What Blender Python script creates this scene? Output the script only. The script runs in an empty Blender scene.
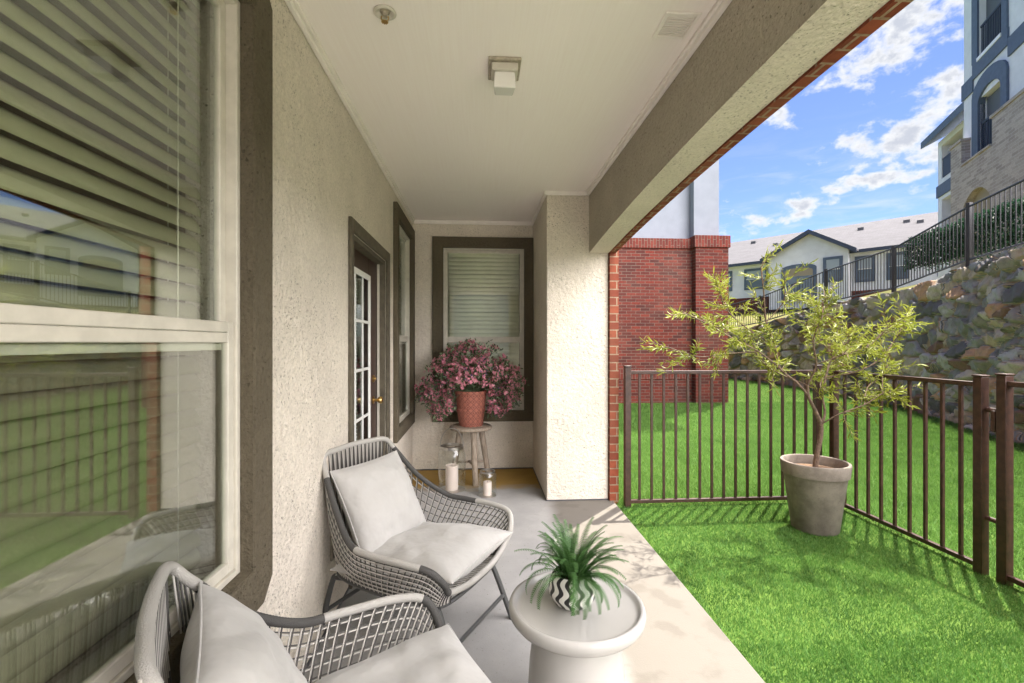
import bpy, bmesh, math, random
import numpy as np
from mathutils import Vector, Matrix, noise
R = math.radians
random.seed(7)
rng = np.random.default_rng(11)
scene = bpy.context.scene
COL = scene.collection

# ------------------------------------------------------------------ camera
cd = bpy.data.cameras.new('camera'); cam = bpy.data.objects.new('camera', cd); COL.objects.link(cam)
cam.location = (0, 0, 1.3)
cam.rotation_euler = (R(90), 0, -math.atan(31/470))
cd.sensor_width = 36; cd.lens = 470/1024*36
cd.shift_y = 1.5/1024
cd.clip_start = .05; cd.clip_end = 2000
scene.camera = cam
scene.render.resolution_x = 1024; scene.render.resolution_y = 683
scene.view_settings.view_transform = 'Standard'
scene.view_settings.look = 'None'
scene.view_settings.exposure = 2.78
scene.view_settings.gamma = 1.0
scene.render.engine = 'CYCLES'
scene.cycles.max_bounces = 10
scene.cycles.diffuse_bounces = 6
scene.cycles.transparent_max_bounces = 16

# ------------------------------------------------------------------ sun
SUN = Vector((.36, .40, 1.1)).normalized()
sl = bpy.data.lights.new('sun', 'SUN'); so = bpy.data.objects.new('sun', sl); COL.objects.link(so)
sl.energy = 2.0; sl.angle = R(.6); sl.color = (1, .93, .82)
so.rotation_euler = SUN.to_track_quat('Z', 'Y').to_euler()
SUN_EL = math.asin(SUN.z); SUN_AZ = math.atan2(SUN.x, SUN.y)

# ------------------------------------------------------------------ node helper
class NT:
    def __init__(s, tree): s.t = tree; s.n = tree.nodes; s.l = tree.links
    def new(s, typ, ins=None, **attrs):
        nd = s.n.new(typ)
        for k, v in attrs.items(): setattr(nd, k, v)
        for k, v in (ins or {}).items():
            sock = nd.inputs[k]
            if isinstance(v, bpy.types.NodeSocket): s.l.new(v, sock)
            else: sock.default_value = v
        return nd
    def math(s, op, a, b=0.0, c=0.0, clamp=False):
        return s.new('ShaderNodeMath', {0: a, 1: b, 2: c}, operation=op, use_clamp=clamp).outputs[0]
    def mixc(s, f, a, b, blend='MIX'):
        nd = s.new('ShaderNodeMix', {0: f}, data_type='RGBA', blend_type=blend)
        for i, v in ((6, a), (7, b)):
            if isinstance(v, bpy.types.NodeSocket): s.l.new(v, nd.inputs[i])
            else: nd.inputs[i].default_value = (*v, 1) if len(v) == 3 else v
        return nd.outputs[2]
    def noise(s, vec, scale, detail=4, rough=.55, dist=0):
        return s.new('ShaderNodeTexNoise', {'Vector': vec, 'Scale': scale, 'Detail': detail, 'Roughness': rough, 'Distortion': dist}).outputs[0]
    def ss(s, v, a, b, lo=0.0, hi=1.0):
        return s.new('ShaderNodeMapRange', {0: v, 1: a, 2: b, 3: lo, 4: hi}, interpolation_type='SMOOTHSTEP').outputs[0]

# ------------------------------------------------------------------ world: Nishita sky with broken cumulus
w = bpy.data.worlds.new('World'); scene.world = w; w.use_nodes = True
w.node_tree.nodes.clear(); N = NT(w.node_tree)
sky = N.new('ShaderNodeTexSky', sky_type='NISHITA', sun_disc=False)
sky.sun_elevation = SUN_EL; sky.sun_rotation = SUN_AZ
sky.air_density = .62; sky.dust_density = .15; sky.ozone_density = 3.0
tc = N.new('ShaderNodeTexCoord').outputs['Generated']
nrm = N.new('ShaderNodeVectorMath', {0: tc}, operation='NORMALIZE').outputs[0]
sx = N.new('ShaderNodeSeparateXYZ', {0: nrm})
az = N.math('ARCTAN2', sx.outputs[0], sx.outputs[1]); el = N.math('ARCSINE', sx.outputs[2])
flat = N.new('ShaderNodeCombineXYZ', {0: az, 1: N.math('MULTIPLY', el, 1.45), 2: 0.0}).outputs[0]
# azimuth, elevation, half widths (degrees), strength
CL = [(43.5, 28.5, 7.0, 3.0, 1.0), (41.0, 25.0, 4.2, 1.5, 1.0), (46.2, 21.6, 2.6, 1.6, .9), (43.0, 18.3, 5.2, 1.9, 1.1), (45.5, 17.2, 4.0, 1.5, 1.0),
      (33.0, 22.7, 1.5, .9, .95), (40.5, 15.3, 4.8, .75, .9), (36.0, 14.3, 2.2, .7, .85), (31.5, 12.8, 4.5, 1.0, .5), (45.5, 13.8, 4.0, .6, .6),
      (31, 28, 1.0, .5, .3), (57, 24, 4, 4, .9), (20, 35, 8, 5, .7), (60, 38, 12, 7, .9), (5, 20, 10, 4, .8), (-30, 30, 16, 8, .9), (75, 22, 9, 5, .9), (-120, 35, 20, 9, 1.)]
acc = None
for a, e, wa, we, stv in CL:
    da = N.math('DIVIDE', N.math('SUBTRACT', az, R(a)), R(wa)); de = N.math('DIVIDE', N.math('SUBTRACT', el, R(e)), R(we))
    d2 = N.math('ADD', N.math('MULTIPLY', da, da), N.math('MULTIPLY', de, de))
    m = N.math('MULTIPLY', N.math('SUBTRACT', 1.0, N.math('MULTIPLY', d2, .55)), stv)
    acc = m if acc is None else N.math('MAXIMUM', acc, m)
acc = N.math('MAXIMUM', acc, -.6)
nb = N.noise(flat, 19, 8, .58, .1); ns = N.noise(flat, 60, 6, .6)
dens = N.math('ADD', N.math('MULTIPLY', acc, .42), N.math('MULTIPLY', N.math('SUBTRACT', nb, .5), 2.1))
mask = N.ss(dens, .08, .50)
core = N.ss(N.math('ADD', dens, N.math('MULTIPLY', N.math('SUBTRACT', ns, .5), .5)), .28, .75)
ccol = N.mixc(core, (1.08, 1.09, 1.11), (.68, .72, .82))
wisp = N.ss(N.noise(N.new('ShaderNodeVectorMath', {0: flat, 1: (1, 3.2, 1)}, operation='MULTIPLY').outputs[0], 9, 7, .6, .6), .44, .74, 0, .5)
lowf = N.ss(el, R(24), R(8))
mask = N.math('MAXIMUM', mask, N.math('MULTIPLY', wisp, lowf))
# added unseen cloud glow, right of and behind the camera, to light the porch
fill_bank = N.math('MULTIPLY', N.ss(N.math('ABSOLUTE', N.math('SUBTRACT', az, R(128))), R(66), R(52)), N.ss(nb, .18, .42))
fill_bank = N.math('MULTIPLY', fill_bank, N.ss(el, R(-2), R(6)))
ccol = N.mixc(fill_bank, ccol, (12.5, 11.9, 12.0))
mask = N.math('MAXIMUM', mask, fill_bank)
hs = N.new('ShaderNodeHueSaturation', {'Hue': .511, 'Saturation': 1.06, 'Value': .26, 'Color': sky.outputs[0]}).outputs[0]
mx = N.mixc(mask, hs, ccol)
bg = N.new('ShaderNodeBackground', {'Color': mx, 'Strength': .14})
N.l.new(bg.outputs[0], N.new('ShaderNodeOutputWorld').inputs[0])

# ------------------------------------------------------------------ materials
MATS = {}
def mat(name, build=None, base=(.5, .5, .5), rough=.6, metal=0, spec=.5, vary=0, vscale=8, bump=0, bscale=60):
    if name in MATS: return MATS[name]
    m = bpy.data.materials.new(name); m.use_nodes = True
    m.node_tree.nodes.clear(); N = NT(m.node_tree)
    out = N.new('ShaderNodeOutputMaterial')
    bs = N.new('ShaderNodeBsdfPrincipled', {'Base Color': (*base, 1), 'Roughness': rough, 'Metallic': metal, 'Specular IOR Level': spec})
    N.l.new(bs.outputs[0], out.inputs[0])
    tco = N.new('ShaderNodeTexCoord'); obj = tco.outputs['Object']
    if vary:
        n = N.noise(obj, vscale, 5, .6)
        c = N.mixc(N.ss(n, .3, .7), tuple(x*(1-vary) for x in base), tuple(min(1, x*(1+vary)) for x in base))
        N.l.new(c, bs.inputs['Base Color'])
    if bump:
        b = N.new('ShaderNodeBump', {'Height': N.noise(obj, bscale, 4, .6), 'Strength': bump, 'Distance': .01})
        N.l.new(b.outputs[0], bs.inputs['Normal'])
    if build: build(N, bs, obj, out)
    MATS[name] = m; return m

def stucco(base, pit=.8):
    def f(N, bs, obj, out):
        n1 = N.noise(obj, 2.2, 5, .6); n2 = N.noise(obj, 95, 5, .65); n3 = N.noise(obj, 38, 3, .5)
        ps = N.new('ShaderNodeTexNoise', {'Vector': obj, 'Scale': 62.0, 'Detail': 2.0, 'Roughness': .5, 'Distortion': 1.2}).outputs[0]
        wob = N.new('ShaderNodeVectorMath', {0: obj, 1: N.new('ShaderNodeVectorMath', {0: N.new('ShaderNodeTexNoise', {'Vector': obj, 'Scale': 90.0, 'Detail': 2.0}).outputs[1], 1: (.012, .012, .012)}, operation='MULTIPLY').outputs[0]}, operation='ADD').outputs[0]
        def pitlayer(scale, r, keep):
            v = N.new('ShaderNodeTexVoronoi', {'Vector': wob, 'Scale': scale, 'Randomness': 1.0})
            pick = N.math('GREATER_THAN', N.new('ShaderNodeSeparateColor', {0: v.outputs['Color']}).outputs[0], keep)
            return N.math('MULTIPLY', N.ss(v.outputs['Distance'], r, r*.6), pick)
        pits = N.math('MAXIMUM', pitlayer(62.0, .27, .62), N.math('MAXIMUM', pitlayer(34.0, .20, .82), pitlayer(120.0, .30, .66)))
        c = N.mixc(N.ss(n1, .3, .72), tuple(x*.88 for x in base), tuple(min(1, x*1.05) for x in base))
        c = N.mixc(N.ss(n2, .36, .64, 0, .5), c, tuple(x*.70 for x in base))
        pits = N.math('MULTIPLY', pits, N.ss(N.noise(obj, 3.1, 4, .7), .38, .66, .25, 1.0))
        c = N.mixc(N.math('MULTIPLY', pits, pit), c, tuple(x*.33 for x in base))
        N.l.new(c, bs.inputs['Base Color'])
        zz = N.new('ShaderNodeSeparateXYZ', {0: obj}).outputs[2]
        c = N.mixc(N.math('MULTIPLY', N.ss(N.math('ADD', zz, N.math('MULTIPLY', n1, .35)), .38, .10, 0, .35), N.ss(n1, .3, .6)), c, tuple(x*.5 for x in base))
        h = N.math('SUBTRACT', N.math('ADD', N.math('MULTIPLY', n2, .5), N.math('MULTIPLY', n3, 1.1)), N.math('MULTIPLY', pits, .9))
        b = N.new('ShaderNodeBump', {'Height': h, 'Strength': 1.0, 'Distance': .011}); N.l.new(b.outputs[0], bs.inputs['Normal'])
    return f
CREAM = (.76, .695, .595)
M_stucco = mat('stucco_cream', stucco(CREAM), base=CREAM, rough=.93, spec=.2)
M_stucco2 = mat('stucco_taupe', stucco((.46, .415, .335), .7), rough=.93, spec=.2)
M_olive = mat('stucco_olive_trim', stucco((.125, .105, .072), .5), rough=.93, spec=.2)
M_ceil = mat('ceiling_paint', lambda N, bs, obj, out: (
    N.l.new(N.mixc(N.ss(N.noise(N.new('ShaderNodeVectorMath', {0: obj, 1: (40, .8, 1)}, operation='MULTIPLY').outputs[0], 3, 4, .6), .2, .8), (.875, .815, .775), (.905, .855, .82)), bs.inputs['Base Color']),
    N.l.new(N.new('ShaderNodeBump', {'Height': N.noise(N.new('ShaderNodeVectorMath', {0: obj, 1: (60, 2, 1)}, operation='MULTIPLY').outputs[0], 4, 4, .6), 'Strength': .12, 'Distance': .004}).outputs[0], bs.inputs['Normal'])), rough=.7)
M_trim = mat('cream_trim', base=(.84, .80, .75), rough=.55, vary=.06, vscale=6, bump=.1, bscale=90)
M_vinyl = mat('window_vinyl', base=(.56, .53, .455), rough=.4, vary=.08, vscale=14)
M_white = mat('white_gloss', base=(.8, .8, .78), rough=.35)
M_darkbrown = mat('door_brown', base=(.045, .022, .016), rough=.4, vary=.2, vscale=20)
M_darktrim = mat('door_trim', base=(.10, .085, .058), rough=.7, vary=.2, vscale=20, bump=.3, bscale=120)
M_brass = mat('brass', base=(.55, .38, .15), rough=.3, metal=1)
M_bronze = mat('fence_bronze', base=(.045, .020, .014), rough=.42, vary=.35, vscale=30, bump=.1, bscale=200)
M_black = mat('fence_black', base=(.022, .022, .026), rough=.45)
M_dgrey = mat('dark_grey', base=(.07, .07, .075), rough=.5)
M_room = mat('room_wall', base=(.30, .26, .2), rough=.9)

def brickf(c1, c2, mortar, bw=.21, bh=.067, mort=.01, soldier=False):
    def f(N, bs, obj, out):
        uv = N.new('ShaderNodeUVMap').outputs[0]
        if soldier:
            s_ = N.new('ShaderNodeSeparateXYZ', {0: uv}); uv = N.new('ShaderNodeCombineXYZ', {0: s_.outputs[1], 1: s_.outputs[0]}).outputs[0]
        br = N.new('ShaderNodeTexBrick', {'Vector': uv, 'Color1': (*c1, 1), 'Color2': (*c2, 1), 'Mortar': (*mortar, 1), 'Scale': 1.0, 'Mortar Size': mort*.55, 'Mortar Smooth': .15, 'Bias': 0.0, 'Brick Width': bw, 'Row Height': bh})
        n = N.noise(uv, 24, 4, .6); n2 = N.noise(uv, 1.1, 3, .6)
        c = N.mixc(N.ss(n, .35, .75, 0, .5), br.outputs[0], tuple(x*.45 for x in c1), 'MIX')
        c = N.mixc(N.ss(n2, .35, .75, 0, .18), c, mortar)
        N.l.new(c, bs.inputs['Base Color'])
        b = N.new('ShaderNodeBump', {'Height': N.math('ADD', N.math('SUBTRACT', 1.0, br.outputs[1]), N.math('MULTIPLY', n, .3)), 'Strength': .7, 'Distance': .008}); N.l.new(b.outputs[0], bs.inputs['Normal'])
    return f
M_brick = mat('red_brick', brickf((.19, .034, .022), (.065, .018, .016), (.17, .13, .105)), rough=.85, spec=.25)
M_brick_s = mat('red_brick_soldier', brickf((.20, .036, .024), (.10, .023, .019), (.18, .14, .11), soldier=True), rough=.85, spec=.25)
M_brick_o = mat('orange_brick', brickf((.27, .068, .034), (.15, .036, .022), (.30, .22, .15)), rough=.85, spec=.25)
M_brick_os = mat('orange_brick_soldier', brickf((.33, .075, .03), (.22, .045, .02), (.33, .24, .15), bw=.21, bh=.075, soldier=True), rough=.85, spec=.25)
M_ashlar = mat('tan_ledgestone', brickf((.52, .46, .41), (.31, .27, .245), (.52, .48, .44), bw=.30, bh=.09, mort=.014), rough=.9, spec=.2)
M_wstucco = mat('white_stucco_far', base=(.70, .71, .75), rough=.9, vary=.05, vscale=3, bump=.3, bscale=60)
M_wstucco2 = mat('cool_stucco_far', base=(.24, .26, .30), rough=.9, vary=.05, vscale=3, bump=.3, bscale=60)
M_slate = mat('blue_grey_trim', base=(.085, .115, .17), rough=.7, vary=.1)
M_dslate = mat('dark_blue_trim', base=(.035, .048, .08), rough=.7)
M_farglass = mat('far_glass', base=(.10, .14, .18), rough=.08, spec=.8)
M_farblind = mat('far_blind', base=(.33, .38, .42), rough=.35, spec=.6)
M_soffit = mat('far_soffit', base=(.28, .24, .17), rough=.8)
def roof(N, bs, obj, out):
    uv = N.new('ShaderNodeUVMap').outputs[0]
    br = N.new('ShaderNodeTexBrick', {'Vector': uv, 'Color1': (.11, .107, .115, 1), 'Color2': (.085, .082, .088, 1), 'Mortar': (.07, .07, .074, 1), 'Scale': 1.0, 'Mortar Size': .008, 'Brick Width': .3, 'Row Height': .14})
    N.l.new(N.mixc(N.ss(N.noise(obj, 40, 3), .3, .7, 0, .5), br.outputs[0], (.14, .137, .145)), bs.inputs['Base Color'])
M_roof = mat('grey_shingles', roof, rough=.95, spec=.2)

def concrete(N, bs, obj, out):
    s_ = N.new('ShaderNodeSeparateXYZ', {0: obj})
    n1 = N.noise(obj, 2.6, 6, .6); n2 = N.noise(obj, 150, 3, .6); n3 = N.noise(obj, 6, 4, .5)
    c = N.mixc(N.ss(n1, .3, .7), (.26, .26, .255), (.34, .335, .325))
    c = N.mixc(N.ss(n2, .35, .7, 0, .25), c, (.28, .25, .22))
    # sunlit part towards the lawn painted darker and warmer to temper the sun, blotched
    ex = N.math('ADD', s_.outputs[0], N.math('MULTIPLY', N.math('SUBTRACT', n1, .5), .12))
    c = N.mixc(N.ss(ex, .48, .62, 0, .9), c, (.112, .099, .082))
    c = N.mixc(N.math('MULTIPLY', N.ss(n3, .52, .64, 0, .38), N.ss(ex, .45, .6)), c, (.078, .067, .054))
    cr = N.new('ShaderNodeTexVoronoi', {'Vector': N.new('ShaderNodeVectorMath', {0: obj, 1: N.new('ShaderNodeVectorMath', {0: N.new('ShaderNodeTexNoise', {'Vector': obj, 'Scale': 5.0, 'Detail': 5.0}).outputs[1], 1: (.35, .35, 0)}, operation='MULTIPLY').outputs[0]}, operation='ADD').outputs[0], 'Scale': .75}, feature='DISTANCE_TO_EDGE').outputs['Distance']
    c = N.mixc(N.math('MULTIPLY', N.ss(cr, .0035, .001), N.ss(n1, .42, .55, 0, .16)), c, (.09, .08, .07))
    sp = N.noise(obj, 70, 2, .5); c = N.mixc(N.ss(sp, .66, .72, 0, .5), c, (.13, .11, .09))
    # ochre stain in the far corner
    ey = N.math('ADD', s_.outputs[1], N.math('MULTIPLY', N.math('SUBTRACT', n3, .5), .35))
    c = N.mixc(N.ss(ey, 4.12, 4.35, 0, .92), c, N.mixc(n3, (.24, .13, .012), (.42, .26, .04)))
    N.l.new(c, bs.inputs['Base Color'])
    b = N.new('ShaderNodeBump', {'Height': N.math('ADD', n2, N.math('MULTIPLY', n1, .6)), 'Strength': .25, 'Distance': .004}); N.l.new(b.outputs[0], bs.inputs['Normal'])
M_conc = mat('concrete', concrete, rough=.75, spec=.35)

def glassf(strength, floor, tint):
    def f(N, bs, obj, out):
        lw = N.new('ShaderNodeLayerWeight', {'Blend': .5}).outputs['Facing']
        fac = N.math('ADD', N.math('MULTIPLY', N.math('POWER', lw, 2.0), strength), floor, clamp=True)
        tr = N.new('ShaderNodeBsdfTransparent', {'Color': (*tint, 1)}); gl = N.new('ShaderNodeBsdfGlossy', {'Color': (.95, .97, 1, 1), 'Roughness': .004})
        mx = N.new('ShaderNodeMixShader', {0: fac, 1: tr.outputs[0], 2: gl.outputs[0]})
        N.l.new(mx.outputs[0], out.inputs[0])
    return f
M_glass = mat('window_glass', glassf(.46, .04, (.93, .96, .92)))
M_clear = mat('clear_glass', glassf(.5, .03, (.97, .98, .97)))
def screenf(N, bs, obj, out):
    tr = N.new('ShaderNodeBsdfTransparent'); df = N.new('ShaderNodeBsdfDiffuse', {'Color': (.11, .082, .058, 1)})
    N.l.new(N.new('ShaderNodeMixShader', {0: .23, 1: tr.outputs[0], 2: df.outputs[0]}).outputs[0], out.inputs[0])
M_screen = mat('insect_screen', screenf)
M_blind_o = mat('blind_slat_olive', base=(.47, .455, .31), rough=.45, vary=.05)
M_blind = mat('blind_slat', base=(.82, .80, .68), rough=.4, vary=.05)

# ------------------------------------------------------------------ mesh builder
class MB:
    def __init__(s): s.v = []; s.f = []; s.mi = []
    def add(s, vs, fs, mi=0):
        o = len(s.v); s.v += [tuple(p) for p in vs]; s.f += [tuple(i+o for i in f) for f in fs]; s.mi += [mi]*len(fs); return s
    def box(s, x0, y0, z0, x1, y1, z1, mi=0):
        vs = [(x, y, z) for z in (z0, z1) for y in (y0, y1) for x in (x0, x1)]
        return s.add(vs, [(0, 2, 3, 1), (4, 5, 7, 6), (0, 1, 5, 4), (2, 6, 7, 3), (0, 4, 6, 2), (1, 3, 7, 5)], mi)
    def tube(s, pts, rad, n=8, closed=False, mi=0, caps=True):
        pts = [Vector(p) for p in pts]; m = len(pts)
        rads = rad if isinstance(rad, (list, tuple)) else [rad]*m
        up = None; rings = []
        for i, p in enumerate(pts):
            if closed: t = pts[(i+1) % m]-pts[i-1]
            else: t = pts[min(i+1, m-1)]-pts[max(i-1, 0)]
            t.normalize()
            if up is None:
                up = Vector((0, 0, 1)) if abs(t.z) < .9 else Vector((1, 0, 0))
            a = up-t*up.dot(t)
            if a.length < 1e-4: a = t.orthogonal()
            a.normalize(); up = a; b = t.cross(a)
            rings.append([p+(a*math.cos(2*math.pi*k/n)+b*math.sin(2*math.pi*k/n))*rads[i] for k in range(n)])
        vs = [q for r in rings for q in r]; fs = []
        for i in range(m if closed else m-1):
            j = (i+1) % m
            for k in range(n): fs.append((i*n+k, i*n+(k+1) % n, j*n+(k+1) % n, j*n+k))
        if not closed and caps: fs += [tuple(range(n-1, -1, -1)), tuple((m-1)*n+k for k in range(n))]
        return s.add(vs, fs, mi)
    def lathe(s, prof, cx=0, cy=0, n=32, mi=0, cap=True):
        vs = [(cx+r*math.cos(2*math.pi*k/n), cy+r*math.sin(2*math.pi*k/n), z) for r, z in prof for k in range(n)]; fs = []
        for i in range(len(prof)-1):
            for k in range(n): fs.append((i*n+k, i*n+(k+1) % n, (i+1)*n+(k+1) % n, (i+1)*n+k))
        if cap: fs += [tuple(range(n-1, -1, -1)), tuple((len(prof)-1)*n+k for k in range(n))]
        return s.add(vs, fs, mi)
    def prism(s, poly, axis, a0, a1, mi=0):
        # poly: 2-D outline; axis: 'x','y','z' extrusion
        def P(u, v, a): return {'x': (a, u, v), 'y': (u, a, v), 'z': (u, v, a)}[axis]
        n = len(poly); vs = [P(u, v, a0) for u, v in poly]+[P(u, v, a1) for u, v in poly]
        fs = [tuple(range(n)), tuple(range(2*n-1, n-1, -1))]+[(i, i+n, (i+1) % n+n, (i+1) % n) for i in range(n)]
        return s.add(vs, fs, mi)
    def build(s, name, mats, parent=None, uv=False, smooth=True, angle=35, loc=None, bevel=0):
        me = bpy.data.meshes.new(name); me.from_pydata(s.v, [], s.f)
        if not isinstance(mats, (list, tuple)): mats = [mats]
        for m in mats: me.materials.append(m)
        if len(mats) > 1: me.polygons.foreach_set('material_index', s.mi)
        bm = bmesh.new(); bm.from_mesh(me); bmesh.ops.recalc_face_normals(bm, faces=bm.faces); bm.to_mesh(me); bm.free()
        if smooth:
            me.polygons.foreach_set('use_smooth', [True]*len(me.polygons)); me.set_sharp_from_angle(angle=R(angle))
        if uv:
            ul = me.uv_layers.new(name='UVMap')
            for p in me.polygons:
                nx, ny, nz = (abs(c) for c in p.normal)
                for li in p.loop_indices:
                    c = me.vertices[me.loops[li].vertex_index].co
                    if nz > .8 and nz >= nx and nz >= ny: q = (c.x, c.y)
                    elif nx > ny: q = (c.y, c.z)
                    else: q = (c.x, c.z)
                    ul.data[li].uv = q
        o = bpy.data.objects.new(name, me); COL.objects.link(o)
        if parent: o.parent = parent
        if loc: o.location = loc
        if bevel:
            b = o.modifiers.new('bevel', 'BEVEL'); b.width = bevel; b.segments = 2; b.limit_method = 'ANGLE'; b.angle_limit = R(40)
        return o

def tag(o, label=None, cat=None, group=None, kind=None):
    if label: o['label'] = label
    if cat: o['category'] = cat
    if group: o['group'] = group
    if kind: o['kind'] = kind
    return o
def empty(name, loc=(0, 0, 0), rz=0, label=None, cat=None, group=None):
    o = bpy.data.objects.new(name, None); COL.objects.link(o); o.empty_display_size = .1
    o.location = loc; o.rotation_euler = (0, 0, rz)
    return tag(o, label, cat, group)
def copy_tree(o, parent=None):
    c = o.copy(); COL.objects.link(c); c.parent = parent
    for ch in [x for x in o.children]: copy_tree(ch, c)
    return c
def bez(pts, n=8, closed=False):
    # Catmull-Rom through the points
    P = [Vector(p) for p in pts]; m = len(P); out = []
    for i in range(m if closed else m-1):
        p1, p2 = P[i], P[(i+1) % m]
        p0 = P[i-1] if (closed or i > 0) else p1*2-p2
        p3 = P[(i+2) % m] if (closed or i+2 < m) else p2*2-p1
        for k in range(n):
            t = k/n
            out.append(.5*((2*p1)+(p2-p0)*t+(2*p0-5*p1+4*p2-p3)*t*t+(3*p1-p0-3*p2+p3)*t**3))
    if not closed: out.append(P[-1])
    return out

# ------------------------------------------------------------------ ground
def ground_mat(N, bs, obj, out):
    n1 = N.noise(obj, 1.3, 5, .6); n2 = N.noise(obj, 60, 3, .7)
    c = N.mixc(N.ss(n1, .3, .7), (.07, .12, .022), (.11, .17, .035))
    c = N.mixc(N.ss(n2, .3, .7, 0, .6), c, (.045, .11, .014))
    N.l.new(c, bs.inputs['Base Color'])
    N.l.new(N.new('ShaderNodeBump', {'Height': n2, 'Strength': .6, 'Distance': .02}).outputs[0], bs.inputs['Normal'])
M_ground = mat('lawn_ground', ground_mat, rough=.95, spec=.1)
tag(MB().box(-400, -400, -.5, 400, 400, -.03).build('ground', M_ground, smooth=False), kind='structure')
M_bounce = mat('bounce_paving', base=(.52, .48, .43), rough=.85, vary=.12, vscale=2, bump=.2, bscale=80)
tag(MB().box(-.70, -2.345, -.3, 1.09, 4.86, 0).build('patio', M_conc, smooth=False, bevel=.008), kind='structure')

tag(MB().box(-7, -14, -.3, 12, -2.35, -.001).box(1.095, -2.349, -.3, 12, -.9, -.001).build('bounce_slab', M_bounce, smooth=False), kind='structure')  # added unseen pale paving, bounces sunlight into the porch

# grass blades (one stuff object each for the fenced turf and the lawn beyond it)
def inside(pt, poly):
    x, y = pt; c = False; n = len(poly)
    for i in range(n):
        x1, y1 = poly[i]; x2, y2 = poly[i-1]
        if (y1 > y) != (y2 > y) and x < (x2-x1)*(y-y1)/(y2-y1)+x1: c = not c
    return c
WALLP = [(4.9, -3.0, 2.35), (5.6, .8, 2.5), (6.35, 3.5, 2.56), (7.12, 5.72, 2.585), (7.74, 6.96, 2.585), (8.77, 9.3, 2.42), (9.55, 12.4, 2.38), (9.55, 14.5, 2.1), (9.35, 16.9, 1.75), (8.6, 20.5, 1.6), (6.5, 25.0, 1.6)]
def grass(name, pts, hgt, wid, m, lean=.5):
    n = len(pts); a = rng.uniform(0, 2*np.pi, n); h = hgt*rng.uniform(.6, 1.25, n); wd = wid*rng.uniform(.7, 1.3, n)
    dx, dy = np.cos(a), np.sin(a); la = rng.uniform(0, 2*np.pi, n); ln = h*rng.uniform(.1, lean, n)*1.2
    z0 = np.full(n, -.03)
    b1 = np.stack([pts[:, 0]-dx*wd, pts[:, 1]-dy*wd, z0], 1); b2 = np.stack([pts[:, 0]+dx*wd, pts[:, 1]+dy*wd, z0], 1)
    tp = np.stack([pts[:, 0]+np.cos(la)*ln, pts[:, 1]+np.sin(la)*ln, z0+h], 1)
    v = np.stack([b1, b2, tp], 1).reshape(-1, 3)
    me = bpy.data.meshes.new(name); me.vertices.add(3*n); me.vertices.foreach_set('co', v.ravel())
    me.loops.add(3*n); me.loops.foreach_set('vertex_index', np.arange(3*n))
    me.polygons.add(n); me.polygons.foreach_set('loop_start', np.arange(n)*3); me.polygons.foreach_set('loop_total', np.full(n, 3))
    me.update(); me.validate(); me.materials.append(m)
    o = bpy.data.objects.new(name, me); COL.objects.link(o); return o
def bladef(c1, c2, c3):
    def f(N, bs, obj, out):
        g = N.new('ShaderNodeNewGeometry'); r = g.outputs['Random Per Island']
        n1 = N.noise(obj, 3.2, 5, .65); n2 = N.noise(obj, .7, 3, .6)
        c = N.mixc(r, c1, c2); c = N.mixc(N.ss(n1, .38, .66, 0, .75), c, c3)
        c = N.mixc(N.ss(n2, .35, .7, 0, .35), c, c2)
        N.l.new(c, bs.inputs['Base Color'])
        tr = N.new('ShaderNodeBsdfTranslucent', {'Color': c})
        N.l.new(N.new('ShaderNodeMixShader', {0: .35, 1: bs.outputs[0], 2: tr.outputs[0]}).outputs[0], out.inputs[0])
    return f
M_turf = mat('turf_blades', bladef((.068, .17, .030), (.12, .26, .052), (.045, .12, .022)), rough=.55, spec=.3)
M_lawn = mat('lawn_blades', bladef((.11, .23, .045), (.17, .32, .07), (.085, .19, .036)), rough=.6, spec=.3)
# denser near the camera
p = []
for (x0, x1, y0, y1, dn) in [(1.085, 2.885, .2, 2.0, 34000), (1.085, 2.885, 2.0, 3.75, 22000)]:
    k = int((x1-x0)*(y1-y0)*dn); p.append(np.stack([rng.uniform(x0, x1, k), rng.uniform(y0, y1, k)], 1))
tag(grass('turf_grass', np.concatenate(p), .020, .0017, M_turf, .9), 'bright green short turf inside the low brown fence', 'grass', kind='stuff')
p = []
lawnpoly = [(x-.05, y) for x, y, z in WALLP]+[(1.1, 25.0), (1.1, 3.76), (2.90, 3.76), (2.90, -3)]
for (x0, x1, y0, y1, dn) in [(2.9, 6.5, .5, 4, 7500), (1.1, 8, 3.76, 6.5, 7000), (1.5, 9, 6.5, 10, 3800), (4, 9.7, 10, 18, 1300)]:
    k = int((x1-x0)*(y1-y0)*dn); q = np.stack([rng.uniform(x0, x1, k), rng.uniform(y0, y1, k)], 1)
    p.append(q)
q = np.concatenate(p); keep = np.array([inside(t, lawnpoly) and not (t[1] > 10.0 and t[0] < 5.5) for t in q])
tag(grass('lawn_grass', q[keep], .042, .0038, M_lawn, .9), 'sunlit mown lawn between the brown fence and the stone retaining wall', 'grass', kind='stuff')

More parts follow.
